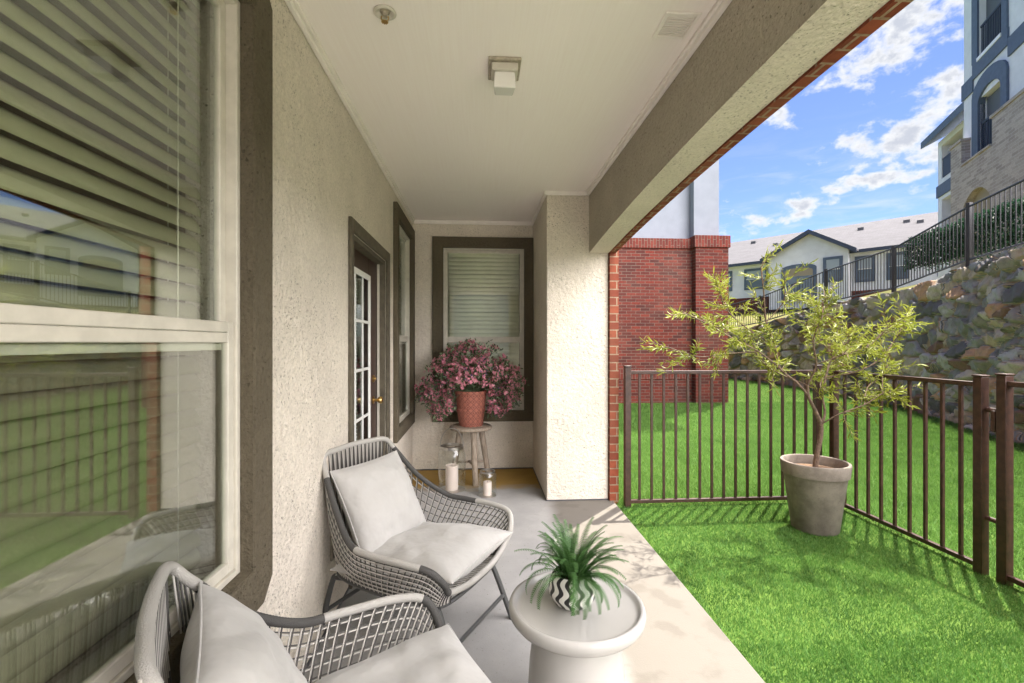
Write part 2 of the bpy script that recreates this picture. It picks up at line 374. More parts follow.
# ------------------------------------------------------------------ porch walls
WX = -.70; BY = 4.85; CZ = 2.55
def wall_cells(mb, umin, umax, zmin, zmax, holes, P, thick):
    us = sorted({umin, umax}|{h[0] for h in holes}|{h[1] for h in holes}); zs = sorted({zmin, zmax}|{h[2] for h in holes}|{h[3] for h in holes})
    def hole(u, z): return any(h[0] < u < h[1] and h[2] < z < h[3] for h in holes)
    for i in range(len(us)-1):
        for j in range(len(zs)-1):
            u0, u1, z0, z1 = us[i], us[i+1], zs[j], zs[j+1]
            if hole((u0+u1)/2, (z0+z1)/2): continue
            mb.add([P(u0, z0, 0), P(u1, z0, 0), P(u1, z1, 0), P(u0, z1, 0)], [(0, 1, 2, 3)])
            mb.add([P(u0, z0, thick), P(u1, z0, thick), P(u1, z1, thick), P(u0, z1, thick)], [(3, 2, 1, 0)])
    for u0, u1, z0, z1 in list(holes)+[(umin, umax, zmin, zmax)]:
        for (a, b, c, d) in ((u0, z0, u1, z0), (u1, z0, u1, z1), (u1, z1, u0, z1), (u0, z1, u0, z0)):
            mb.add([P(a, b, 0), P(c, d, 0), P(c, d, thick), P(a, b, thick)], [(0, 1, 2, 3)])
HW = [(-.30, 1.43, .625, 2.30), (2.58, 3.50, 0, 1.90), (3.90, 4.70, .60, 2.33)]
mb = MB(); wall_cells(mb, -2.3, BY+.16, -.1, 5.6, HW, lambda u, z, t: (WX-t, u, z), .16)
tag(mb.build('side_wall', M_stucco, smooth=False), 'cream textured stucco wall on the left with two windows and a door', 'wall')
mb = MB(); wall_cells(mb, WX+.002, .54, -.1, 2.65, [(-.39, .45, .60, 2.28)], lambda u, z, t: (u, BY+t, z), .16)
tag(mb.build('end_wall', M_stucco, smooth=False), 'cream stucco end wall of the porch behind the pink flowers', 'wall')
# pillar
pil = empty('porch_pillar', (.8, 4.3, 0), label='square cream stucco pillar with brick edge carrying the beam end', cat='pillar')
MB().box(.54-.8, 3.84-4.3, -.05, 1.055-.8, 5.01-4.3, 2.56).build('pillar_body', M_stucco, pil, bevel=.006)
MB().box(1.057-.8, 3.80-4.3, -.05, 1.13-.8, 5.01-4.3, 2.7).build('brick_facing', M_brick_o, pil, uv=True)
p2 = empty('porch_pillar', (.8, -2.06, 0), label='square cream stucco pillar behind the camera', cat='pillar')
MB().box(.70-.8, -.22, -.05, 1.055-.8, .22, 2.56).build('pillar_body', M_stucco, p2, bevel=.006)
MB().box(1.057-.8, -.22, -.05, 1.13-.8, .26, 2.7).build('brick_facing', M_brick_o, p2, uv=True)
# beam with gentle segmental arch
def arch(y): return 2.187-.142*((y-1.0)/2.84)**2
ys = [-1.8+i*(5.64/30) for i in range(31)]
beam = empty('porch_beam', (.97, 1, 2.2), label='long arched stucco beam with orange brick edge over the lawn side', cat='beam')
def beam_strip(x0, x1, dz, ztop, ymax=3.838, mats=None):
    mb = MB()
    yy = [min(y, ymax) for y in ys]
    lo0 = [(x0, y, arch(y)+dz) for y in yy]; lo1 = [(x1, y, arch(y)+dz) for y in yy]; t0 = [(x0, y, ztop) for y in yy]; t1 = [(x1, y, ztop) for y in yy]
    n = len(yy); vs = [(a-.97, b-1, c-2.2) for a, b, c in lo0+lo1+t0+t1]
    for i in range(n-1):
        mb.add([vs[i], vs[i+1], vs[n+i+1], vs[n+i]], [(0, 1, 2, 3)], 0)
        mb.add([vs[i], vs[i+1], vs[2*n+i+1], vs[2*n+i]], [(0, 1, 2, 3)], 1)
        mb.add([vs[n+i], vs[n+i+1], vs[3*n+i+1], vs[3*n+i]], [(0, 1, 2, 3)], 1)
    for e in (0, n-1): mb.add([vs[e], vs[n+e], vs[3*n+e], vs[2*n+e]], [(0, 1, 2, 3)], 1)
    bm_ = mb
    return bm_
def finish(mb, name, mats, parent, uv=False):
    o = mb.build(name, mats, parent, uv=uv, smooth=False)
    bm = bmesh.new(); bm.from_mesh(o.data); bmesh.ops.remove_doubles(bm, verts=bm.verts, dist=1e-4); bmesh.ops.recalc_face_normals(bm, faces=bm.faces); bm.to_mesh(o.data); bm.free()
    o.data.polygons.foreach_set('use_smooth', [True]*len(o.data.polygons)); o.data.set_sharp_from_angle(angle=R(30))
    return o
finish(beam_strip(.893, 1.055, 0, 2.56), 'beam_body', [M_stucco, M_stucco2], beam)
finish(beam_strip(1.057, 1.105, -.010, 2.7, ymax=3.798), 'brick_facing', [M_brick_o, M_brick_o], beam, uv=True)
# added unseen storey over the porch keeps the sun off it
tag(MB().box(WX+.002, -2.3, 2.62, 1.055, 5.01, 5.6).build('added_upper_storey', M_wstucco), 'added unseen white stucco storey that shades the porch', 'building')
tag(MB().box(1.057, -2.3, 2.702, 1.13, 5.01, 5.6).build('added_upper_brick', M_brick_o, uv=True), 'orange brick face of the added storey above the porch beam', 'wall')
# ceiling boards
c = empty('ceiling', (0, 1, CZ)); tag(c, kind='structure')
for k, (a, b) in enumerate([(-2.3, -.9), (-.896, 1.49), (1.493, 3.87), (3.873, 4.85)]):
    MB().box(WX+.002, a-1, 0, .893, b-1, .06).build('ceiling_panel', M_ceil, c, bevel=.002)
mb = MB()
for (x0, y0, x1, y1) in [(WX+.001, -2.3, WX+.022, BY-.001), (.872, -2.3, .892, 3.838), (WX+.023, BY-.021, .539, BY-.001), (.519, 3.82, .539, BY-.022), (.54, 3.82, .871, 3.839)]:
    mb.box(x0, y0-1, -.034, x1, y1-1, -.001); 
mb2 = MB()
for (x0, y0, x1, y1) in [(WX+.023, -2.3, WX+.036, BY-.04), (.858, -2.3, .871, 3.80), (WX+.037, BY-.036, .50, BY-.022)]:
    mb2.box(x0, y0-1, -.016, x1, y1-1, -.001)
mb.build('ceiling_trim', M_trim, c, bevel=.003); mb2.build('ceiling_trim', M_trim, c, bevel=.002)
# dark gap at wall foot
tag(MB().box(WX+.001, -2.3, .001, WX+.007, 2.6, .012).box(WX+.001, 3.56, .001, WX+.007, BY, .012).box(WX, BY-.006, .001, .54, BY-.001, .012).box(.534, 3.84, .001, .539, BY, .012).box(.534, 3.834, .001, 1.055, 3.839, .010).build('wall_base_joint', M_dgrey, smooth=False), kind='structure')

sky_mask = empty('rear_sky_mask', (0, -9, 0), 0, 'added pale block behind the viewpoint that masks bright sky in the end window', 'building')  # added unseen block, hides the bright sky reflected in the end window
MB().box(-9, -7, -.2, 2.6, 0, 6.5).build('wall', M_wstucco2, sky_mask, smooth=False)
MB().box(-9.3, -7.3, 6.501, 2.9, .3, 6.8).build('roof_edge', M_dslate, sky_mask, smooth=False)
# rooms behind the windows
def room(name, x0, y0, z0, x1, y1, z1, open_face):
    vs = [(x, y, z) for z in (z0, z1) for y in (y0, y1) for x in (x0, x1)]
    F = {'zn': (0, 1, 3, 2), 'zp': (4, 6, 7, 5), 'yn': (0, 4, 5, 1), 'yp': (2, 3, 7, 6), 'xn': (0, 2, 6, 4), 'xp': (1, 5, 7, 3)}
    me = bpy.data.meshes.new(name); me.from_pydata(vs, [], [f for k, f in F.items() if k != open_face]); me.materials.append(M_room)
    o = bpy.data.objects.new(name, me); COL.objects.link(o); tag(o, kind='structure')
    s = o.modifiers.new('s', 'SOLIDIFY'); s.thickness = .05; s.offset = 1
room('living_room_interior', -3.4, -2.0, 0, WX-.162, 2.4, 2.6, 'xp')
room('hall_interior', -3.4, 2.5, 0, WX-.162, 4.8, 2.6, 'xp')
room('bedroom_interior', WX, BY+.163, 0, .52, 7.5, 2.6, 'yn')

# ------------------------------------------------------------------ windows. local x along width, -y outwards, z up, origin bottom-left of the opening
def ring(mb, x0, x1, z0, z1, t, y0, y1, ch=0, tb=None):
    # rectangular ring of width t round the opening, outer corners chamfered by ch
    tb = t if tb is None else tb
    def outline(e, eb, c):
        a, b, c0, d = x0-e, x1+e, z0-eb, z1+e
        if c <= 0: return [(a, c0), (a, c0), (b, c0), (b, c0), (b, d), (b, d), (a, d), (a, d)]
        return [(a, c0+c), (a+c, c0), (b-c, c0), (b, c0+c), (b, d-c), (b-c, d), (a+c, d), (a, d-c)]
    O = outline(t, tb, ch)
    I = [(x0, z0), (x0, z0), (x1, z0), (x1, z0), (x1, z1), (x1, z1), (x0, z1), (x0, z1)]
    if ch <= 0:
        O = O[::2]; I = I[::2]
    n = len(O)
    vs = [(u, y0, v) for u, v in O]+[(u, y0, v) for u, v in I]+[(u, y1, v) for u, v in O]+[(u, y1, v) for u, v in I]
    fs = []
    for i in range(n):
        j = (i+1) % n
        fs += [(i, j, n+j, n+i), (2*n+i, 3*n+i, 3*n+j, 2*n+j), (i, 2*n+i, 2*n+j, j)]
        if I[i] != I[j]: fs += [(n+i, n+j, 3*n+j, 3*n+i)]
    mb.add(vs, fs)
def frame_boxes(mb, x0, x1, z0, z1, t, y0, y1):
    mb.box(x0, y0, z0, x0+t, y1, z1).box(x1-t, y0, z0, x1, y1, z1).box(x0+t, y0, z0, x1-t, y1, z0+t).box(x0+t, y0, z1-t, x1-t, y1, z1)
def make_window(label, loc, rz, w, h, trim, ch, mid, tilt, pitch, blind_x, fr=.045, screen=True, blind_low=0.0, slat=.052, blindgap=.12, bm_=None):
    bm_ = bm_ or M_blind
    t = empty('window', loc, rz, label, 'window')
    mb = MB(); ring(mb, 0, w, 0, h, trim, -.035, 0-.001, ch); mb.build('window_trim', M_olive, t, smooth=False, bevel=.005)
    mb = MB(); frame_boxes(mb, .002, w-.002, .002, h-.002, .020, .004, .06); mb.build('window_frame', M_vinyl, t, bevel=.003)
    # reveal lining in trim colour
    mb = MB(); frame_boxes(mb, .0015, w-.0015, .0015, h-.0015, .004, -.033, .003); mb.build('reveal', M_olive, t, smooth=False)
    # upper sash and lower sash
    a = .0225
    for nm, z0, z1, y in (('upper_sash', mid-.03, h-a, .034), ('lower_sash', a, mid+.03, .012)):
        mb = MB(); frame_boxes(mb, a, w-a, z0, z1, fr-.01, y, y+.020)
        if nm == 'lower_sash': mb.box(a+fr-.0095, y+.001, mid-.029, w-a-fr+.0095, y+.006, mid+.03-fr+.0095)
        s = mb.build(nm, M_vinyl, t, bevel=.003)
        MB().box(a+fr-.02, y+.008, z0+.01, w-a-fr+.02, y+.012, z1-.01).build('glass_pane', M_glass, s, smooth=False)
    if screen:
        mb = MB(); frame_boxes(mb, a+.004, w-a-.004, a+.003, mid-.031, .018, .0325, .0365); s = mb.build('screen_frame', M_vinyl, t)
        MB().box(a+.02, .034, a+.02, w-a-.02, .0345, mid-.05).build('insect_screen', M_screen, s, smooth=False)
    # blind
    mb = MB(); x0, x1 = blind_x; y = blindgap; z = h-.06
    ca, sa = math.cos(tilt), math.sin(tilt)
    while z > blind_low+.05:
        prof = []
        for k in range(6):
            u = (k/5-.5)*slat; cv = .006*(1-(2*u/slat)**2)
            prof.append((u*ca-cv*sa, u*sa+cv*ca))
        jit = random.uniform(-.002, .002)
        vs = [(x, y+p[0], z+p[1]+jit) for x in (x0, x1) for p in prof]
        mb.add(vs, [(k, k+1, 7+k, 6+k) for k in range(5)])
        z -= pitch
    b = mb.build('blind', bm_, t, angle=80)
    so_ = b.modifiers.new('thick', 'SOLIDIFY'); so_.thickness = .0022
    mb = MB()
    nst = max(2, int((x1-x0)/.45)+1)
    for k in range(nst):
        xx = x0+.1+(x1-x0-.2)*k/(nst-1)
        for dy in (-slat*.52, slat*.52): mb.tube([(xx, y+dy*ca, blind_low+.03), (xx, y+dy*ca, h-.03)], .0011, 4)
    mb.build('ladder_cord', M_blind, b)
    MB().box(x0, y-.028, h-.05, x1, y+.028, h-.005).build('head_rail', M_blind, b)
    MB().box(x0, y-.02, blind_low+.015, x1, y+.02, blind_low+.032).build('bottom_rail', M_blind, b, bevel=.003)
    return t
# left wall windows: local x -> world -y?  rz=+90deg: local x->+y, local -y -> +x
RZ = R(90)
make_window('large near window with olive surround, half open blinds and reflections of the yard', (WX, -.30, .625), RZ, 1.73, 1.675, .125, .06, .705, R(63), .0475, (.05, 1.655), fr=.040, blindgap=.085, bm_=M_blind_o)
make_window('narrow tall window on the side wall beyond the door', (WX, 3.90, .60), RZ, .80, 1.73, .10, 0, .74, R(64), .044, (.05, .75), fr=.034, blindgap=.09)
make_window('closed blind window on the end wall behind the pink flowers', (-.39, BY, .60), 0, .84, 1.68, .105, 0, .735, R(64), .044, (.05, .79), screen=False, fr=.034, blindgap=.09)

# ------------------------------------------------------------------ door
dr = empty('patio_door', (WX, 2.58, 0), RZ, 'dark brown glazed door with white muntins and a brass knob', 'door')
mb = MB(); W_, H_ = .92, 1.90
mb.box(-.05, -.02, 0, -.001, -.001, H_+.07).box(W_+.001, -.02, 0, W_+.085, -.001, H_+.07).box(-.0005, -.02, H_+.001, W_+.0005, -.001, H_+.07)
mb.build('door_casing', M_darktrim, dr, bevel=.004)
mb = MB(); mb.box(.001, 0, 0, .03, .13, H_-.001).box(W_-.03, 0, 0, W_-.001, .13, H_-.001).box(.031, 0, H_-.03, W_-.031, .13, H_-.001).box(.031, .0, .0, W_-.031, .13, .02)
mb.build('jamb', M_darktrim, dr, bevel=.003)
mb = MB(); mb.box(W_-.045, .035, .02, W_-.031, .05, H_-.031); mb.build('weather_strip', M_vinyl, dr)
mb = MB(); a, b, y0, y1 = .033, W_-.046, .055, .095
lx0, lx1, lz0, lz1 = a+.07, b-.235, .22, H_-.16
mb.box(a, y0, .022, lx0, y1, H_-.032).box(lx1, y0, .022, b, y1, H_-.032).box(lx0, y0, .022, lx1, y1, lz0).box(lx0, y0, lz1, lx1, y1, H_-.032)
leaf = mb.build('door_leaf', M_darkbrown, dr, bevel=.003)
mb = MB(); frame_boxes(mb, lx0-.012, lx1+.012, lz0-.012, lz1+.012, .035, y0-.012, y0-.001)
for k in (1, 2): xx = lx0+(lx1-lx0)*k/3; mb.box(xx-.009, y0-.009, lz0+.024, xx+.009, y0-.001, lz1-.024)
for k in range(1, 5):
    zz = lz0+(lz1-lz0)*k/5; mb.box(lx0+.024, y0-.010, zz-.009, lx1-.024, y0-.002, zz+.009)
mb.build('muntin_grille', M_white, leaf, bevel=.002)
MB().box(lx0-.002, y0+.015, lz0-.002, lx1+.002, y0+.019, lz1+.002).build('glass_pane', M_glass, leaf, smooth=False)
mb = MB(); z = lz1-.01
while z > lz0:
    mb.box(lx0+.01, .125, z-.003, lx1-.01, .145, z); z -= .024
mb.build('blind', M_blind, leaf, smooth=False)
mb = MB(); kx, kz = b-.10, .90
mb.lathe([(.001, 0), (.028, 0), (.028, .006), (.012, .010), (.010, .03), (.020, .036), (.027, .05), (.022, .064), (.004, .068)], n=20)
k = mb.build('door_knob', M_brass, leaf); k.location = (kx, y0, kz); k.rotation_euler = (R(90), 0, 0)
mb = MB(); mb.lathe([(.001, 0), (.026, 0), (.026, .008), (.012, .012), (.010, .02), (.001, .021)], n=20)
k = mb.build('deadbolt', M_brass, leaf); k.location = (kx, y0, kz+.15); k.rotation_euler = (R(90), 0, 0)

# ------------------------------------------------------------------ ceiling fittings and wall outlet
M_fixglass = mat('frosted_lens', base=(.75, .74, .70), rough=.25, spec=.6)
M_tan = mat('aged_metal', base=(.36, .32, .25), rough=.6, vary=.25, vscale=40)
lt = empty('ceiling_light', (.105, 2.13, CZ), 0, 'square porch light with a frosted wedge lens on the ceiling', 'ceiling light')
MB().box(-.072, -.085, -.014, .072, .085, 0).build('base_plate', M_tan, lt, bevel=.004)
MB().box(-.058, -.07, -.05, .058, .03, -.0145).build('lamp_housing', M_vinyl, lt, bevel=.006)
mb = MB(); mb.add([(-.045, -.06, -.051), (.045, -.06, -.051), (.045, .05, -.0145), (-.045, .05, -.0145), (-.05, -.055, -.12), (.05, -.055, -.12), (.042, .055, -.10), (-.042, .055, -.10)], [(0, 1, 2, 3), (4, 7, 6, 5), (0, 4, 5, 1), (1, 5, 6, 2), (2, 6, 7, 3), (3, 7, 4, 0)])
mb.build('lamp_shade', M_fixglass, lt, bevel=.006)
sp = empty('sprinkler_head', (-.362, 1.80, CZ), 0, 'small round recessed sprinkler head on the ceiling near the wall', 'sprinkler')
MB().lathe([(.020, -.001), (.040, -.001), (.043, -.006), (.034, -.010), (.024, -.006), (.020, -.001)], n=28, cap=False).build('escutcheon_ring', M_vinyl, sp)
MB().lathe([(.001, -.0008), (.0195, -.0009), (.0195, -.002), (.011, -.004), (.009, -.02), (.001, -.021)], n=20).build('sprinkler_body', M_tan, sp)
mb = MB(); mb.tube(bez([(-.012, 0, -.018), (-.013, 0, -.030), (0, 0, -.038), (.013, 0, -.030), (.012, 0, -.018)], 5), .0025, 6)
for kk in range(10):
    a = kk*math.pi/5; mb.box(-.002+.011*math.cos(a), -.002+.011*math.sin(a), -.041, .002+.011*math.cos(a), .002+.011*math.sin(a), -.038)
mb.lathe([(.001, -.041), (.010, -.040), (.010, -.038), (.001, -.038)], n=16); mb.build('deflector', M_brass, sp)
vt = empty('soffit_vent', (.765, 1.80, CZ), 0, 'square painted vent plate on the ceiling by the beam', 'vent')
mb = MB(); frame_boxes(mb, -.070, .070, -.075, .075, .016, 0, .008); o = mb.build('vent_frame', M_trim, vt, bevel=.002); o.rotation_euler = (R(90), 0, 0); o.location = (0, 0, -.0085)
mb = MB()
for k in range(9): mb.box(-.05, -.055+k*.0125, -.006, .05, -.049+k*.0125, -.002)
mb.build('vent_louvres', M_trim, vt, smooth=False)
ob = empty('outlet_cover', (WX, 2.27, .345), RZ, 'grey weatherproof outlet cover low on the stucco wall beside the chair', 'outlet')
MB().box(-.04, -.012, -.06, .04, -.001, .06).build('cover_plate', M_tan, ob, bevel=.004)
MB().box(-.028, -.022, -.048, -.002, -.0125, .048).box(.002, -.022, -.048, .028, -.0125, .048).build('cover_flap', M_dgrey, ob, bevel=.003)

# ------------------------------------------------------------------ yard fence
def fence_panel(label, a, b, z0, z1, n, post_a=True, post_b=True, m=M_bronze, pr=.0085, group=None, posts=None, cap=True):
    a = Vector(a); b = Vector(b); L = (b-a).length; ang = math.atan2(b.y-a.y, b.x-a.x)
    t = empty('metal_fence', (a.x, a.y, 0), ang, label, 'fence', group)
    MB().box(0, -.018, z1-.028, L, .018, z1).build('rail', m, t, bevel=.003)
    MB().box(0, -.014, z0, L, .014, z0+.028).build('rail', m, t, bevel=.003)
    src = None
    for k in range(n):
        x = L*(k+1)/(n+1)
        if src is None: o = MB().box(-pr, -pr, z0+.029, pr, pr, z1-.029).build('picket', m, t); src = o
        else: o = src.copy(); COL.objects.link(o); o.parent = t
        o.location = (x, 0, 0)
    for x in ([0] if post_a else [])+([L] if post_b else []):
        o = MB().box(-.025, -.025, -.04, .025, .025, z1+.03).build('post', m, t, bevel=.004); o.location = (x, 0, 0)
        if cap: c_ = MB().box(-.029, -.029, z1+.031, .029, .029, z1+.042).build('post_cap', m, o, bevel=.004)
    return t
fence_panel('brown metal fence panel running from the brick pillar to the corner behind the potted tree', (1.185, 3.745, 0), (2.80, 3.745, 0), .0, 1.075, 15)
fence_panel('brown metal fence panel on the right from the corner post to the hinges', (2.88, 3.66, 0), (2.88, 2.53, 0), .0, 1.075, 9)
g = fence_panel('brown metal gate panel at the right edge past the hinges', (2.885, 2.41, 0), (2.885, .6, 0), .0, 1.09, 15)
for zz in (.30, .92):
    MB().tube([(-.030, 0, zz), (-.088, 0, zz)], .014, 10).build('hinge', M_bronze, g)
MB().box(-.058, -.020, .80, -.034, .020, .92).build('latch_plate', M_bronze, g, bevel=.004)

# ------------------------------------------------------------------ brick wing of the building across the lawn
bw = empty('brick_wing', (3.0, 10.2, 0), 0, 'red brick wing with soldier course cap and white stucco above', 'building')
o_ = (3.0, 10.2)
def bx(mb, x0, y0, z0, x1, y1, z1): return mb.box(x0-3.0, y0-10.2, z0, x1-3.0, y1-10.2, z1)
bx(MB(), .5, 10.2, -.1, 5.42, 22, 3.40).build('brick_wall', M_brick, bw, uv=True, smooth=False)
bx(MB(), 4.70, 10.02, -.1, 5.44, 10.199, 3.40).build('brick_pilaster', M_brick, bw, uv=True, smooth=False)
mb = MB(); bx(mb, .5, 10.165, 3.401, 4.66, 10.4, 3.62); bx(mb, 4.661, 9.98, 3.401, 5.47, 22, 3.66); mb.build('soldier_course', M_brick_s, bw, uv=True, smooth=False, bevel=.006)
mb = MB(); bx(mb, .5, 10.185, .50, 4.695, 10.199, .72); mb.build('soldier_course', M_brick_s, bw, uv=True, smooth=False)
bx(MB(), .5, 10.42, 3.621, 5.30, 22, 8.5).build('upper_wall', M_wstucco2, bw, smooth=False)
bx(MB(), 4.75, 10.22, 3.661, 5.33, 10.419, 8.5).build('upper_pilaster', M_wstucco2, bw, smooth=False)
bx(MB(), .2, 10.0, 8.501, 5.9, 22.3, 8.7).build('roof_edge', M_dslate, bw, smooth=False)

# ------------------------------------------------------------------ stone retaining wall
def path_points(P, step):
    out = []
    pts = bez([(x, y, z) for x, y, z in P], 12)
    acc_ = 0; out.append(pts[0])
    for i in range(1, len(pts)):
        a_, b_ = pts[i-1], pts[i]; d = math.hypot(b_.x-a_.x, b_.y-a_.y)
        while acc_+d >= step:
            t = (step-acc_)/d; a_ = a_.lerp(b_, t); d = math.hypot(b_.x-a_.x, b_.y-a_.y); acc_ = 0; out.append(a_.copy())
        acc_ += d
    return out
WP = path_points(WALLP, .032)
def stone_wall():
    nz = 84; nu = len(WP); vs = []; cr = []; mo = []
    for i, p in enumerate(WP):
        q0 = WP[max(i-1, 0)]; q1 = WP[min(i+1, nu-1)]; t = Vector((q1.x-q0.x, q1.y-q0.y, 0)).normalized(); nl = Vector((-t.y, t.x, 0))  # towards the yard (left)
        u = i*.032
        for j in range(nz+1):
            z = -.1+(p.z+.1)*j/nz
            wv = noise.noise_vector(Vector((u*.9, z*1.1, 3.1)))*.30
            uu = (u+wv.x*.6)*2.7; zz = (z+wv.y*.6)*4.7
            if noise.noise(Vector((u*.45, z*.6, 9))) > .12: uu *= .62; zz *= .62
            d, pt = noise.voronoi(Vector((uu, zz, 0.37)), distance_metric='DISTANCE', exponent=2.5)
            edge = d[1]-d[0]
            h = min(1, edge/.10); hh = h*h*(3-2*h)
            cell = noise.cell(pt[0]*3.7)
            r1 = abs(math.sin(pt[0].x*127.1+pt[0].y*311.7+pt[0].z*74.7)*43758.5) % 1
            r2 = abs(math.sin(pt[0].x*269.5+pt[0].y*183.3+pt[0].z*12.7)*24634.6) % 1
            rough = noise.fractal(Vector((u*7, z*7, 1.3)), 1.0, 2.0, 5)*.030
            tilt = ((uu-pt[0].x)*(r1-.5)+(zz-pt[0].y)*(r2-.5))*.16
            off = hh*(.055+.09*r1)+rough*hh*1.3+tilt*hh*1.2+noise.noise(Vector((u*30, z*30, 0)))*.006
            b_ = -z*.06
            vs.append((p.x+nl.x*(off+b_), p.y+nl.y*(off+b_), z+(.03*(r2-.5)+.03*noise.noise(Vector((u*3, 0, 5))) if j == nz else 0)))
            cr.append((r1, r2, hh, 1))
    # top strip back to the soil
    base = len(vs)
    for i, p in enumerate(WP):
        q0 = WP[max(i-1, 0)]; q1 = WP[min(i+1, nu-1)]; t = Vector((q1.x-q0.x, q1.y-q0.y, 0)).normalized(); nl = Vector((-t.y, t.x, 0))
        vs.append((p.x-nl.x*.40, p.y-nl.y*.40, p.z-.02)); cr.append((.5, .5, .6, 1))
        vs.append((p.x-nl.x*.40, p.y-nl.y*.40, -.2)); cr.append((.5, .5, .6, 1))
    fs = []
    for i in range(nu-1):
        for j in range(nz): a_ = i*(nz+1)+j; fs.append((a_, a_+1, a_+nz+2, a_+nz+1))
        fs.append((i*(nz+1)+nz, base+2*i, base+2*i+2, (i+1)*(nz+1)+nz)); fs.append((base+2*i, base+2*i+1, base+2*i+3, base+2*i+2))
    me = bpy.data.meshes.new('retaining_wall'); me.from_pydata(vs, [], fs)
    ca = me.color_attributes.new('stone', 'FLOAT_COLOR', 'POINT'); ca.data.foreach_set('color', np.array(cr, dtype=np.float32).ravel())
    me.polygons.foreach_set('use_smooth', [True]*len(fs))
    def sm(N, bs, obj, out):
        at = N.new('ShaderNodeAttribute', attribute_name='stone'); s_ = N.new('ShaderNodeSeparateColor', {0: at.outputs[0]})
        rp = N.new('ShaderNodeValToRGB', {0: s_.outputs[0]}); rp.color_ramp.interpolation = 'CONSTANT'
        cols = [(0, (.22, .23, .235)), (.16, (.44, .40, .34)), (.3, (.27, .28, .285)), (.42, (.44, .37, .28)), (.52, (.12, .125, .135)), (.64, (.40, .405, .41)), (.74, (.46, .29, .17)), (.80, (.28, .265, .24)), (.90, (.48, .44, .37)), (.96, (.19, .12, .09))]
        e_ = rp.color_ramp.elements
        e_[0].position = 0; e_[0].color = (*cols[0][1], 1); e_[1].position = cols[1][0]; e_[1].color = (*cols[1][1], 1)
        for ps, cc in cols[2:]: q = e_.new(ps); q.color = (*cc, 1)
        n = N.noise(obj, 9, 6, .65); n2 = N.noise(obj, 2.0, 4, .6)
        c = N.mixc(N.ss(n, .42, .72, 0, .5), rp.outputs[0], (.11, .115, .115))
        c = N.mixc(N.ss(N.noise(obj, 3, 5, .6), .58, .7, 0, .35), c, (.42, .27, .15))
        c = N.mixc(N.ss(s_.outputs[2], .15, .5), (.33, .27, .19), c)
        c = N.mixc(N.ss(n2, .45, .75, 0, .25), c, (.16, .15, .135))
        N.l.new(c, bs.inputs['Base Color'])
        N.l.new(N.new('ShaderNodeBump', {'Height': N.noise(obj, 14, 6, .65), 'Strength': .8, 'Distance': .018}).outputs[0], bs.inputs['Normal'])
    me.materials.append(mat('fieldstone', sm, rough=.85, spec=.3))
    bm = bmesh.new(); bm.from_mesh(me); bmesh.ops.recalc_face_normals(bm, faces=bm.faces); bm.to_mesh(me); bm.free()
    o = bpy.data.objects.new('retaining_wall', me); COL.objects.link(o)
    tag(o, 'curved retaining wall of rough grey and brown field stones', 'wall')
stone_wall()

# ------------------------------------------------------------------ terrace above the wall
def terr_mat(N, bs, obj, out):
    n1 = N.noise(obj, .9, 5, .6); n2 = N.noise(obj, 25, 4, .7)
    c = N.mixc(N.ss(n1, .35, .65), (.12, .125, .035), (.20, .175, .07)); c = N.mixc(N.ss(n2, .35, .7, 0, .5), c, (.09, .105, .03))
    N.l.new(c, bs.inputs['Base Color'])
M_terr = mat('terrace_grass', terr_mat, rough=.95, spec=.1)
CB = Vector((15.38, 14.02)); d1 = Vector((.457, .889)); nf = Vector((-.889, .457))
az2 = R(-44+3.77); e2 = Vector((math.sin(az2), math.cos(az2))); CF = Vector((18.2, 24.85))
me_pts = []
sub = WP[::12]
mb = MB(); rows = []
for i, p in enumerate(sub):
    q0 = sub[max(i-1, 0)]; q1 = sub[min(i+1, len(sub)-1)]; t = Vector((q1.x-q0.x, q1.y-q0.y)).normalized(); out_ = Vector((t.y, -t.x))
    row = [(p.x+out_.x*.30, p.y+out_.y*.30, p.z-.02), (p.x+out_.x*1.6, p.y+out_.y*1.6, p.z+.36), (p.x+out_.x*3.2, p.y+out_.y*3.2, p.z+.70)]
    v = Vector((p.x, p.y))+out_*3.2
    far = v+out_*45+Vector((0, 6))
    row += [(v.x*.7+far.x*.3, v.y*.7+far.y*.3, 4.0), (far.x, far.y, 4.1)]
    rows.append(row)
vs = [q for r in rows for q in r]; fs = [(i*5+j, i*5+j+1, (i+1)*5+j+1, (i+1)*5+j) for i in range(len(rows)-1) for j in range(4)]
mb.add(vs, fs); o = mb.build('terrace_ground', M_terr); tag(o, kind='structure')

# ------------------------------------------------------------------ fence on top of the retaining wall
FP = path_points([(x+.12, y-.03, z) for x, y, z in WALLP], .115)
FP = FP[20:]
uf = empty('black_fence', (FP[0].x, FP[0].y, FP[0].z), 0, 'long black picket fence along the top of the stone retaining wall', 'fence')
O = Vector((FP[0].x, FP[0].y, FP[0].z))
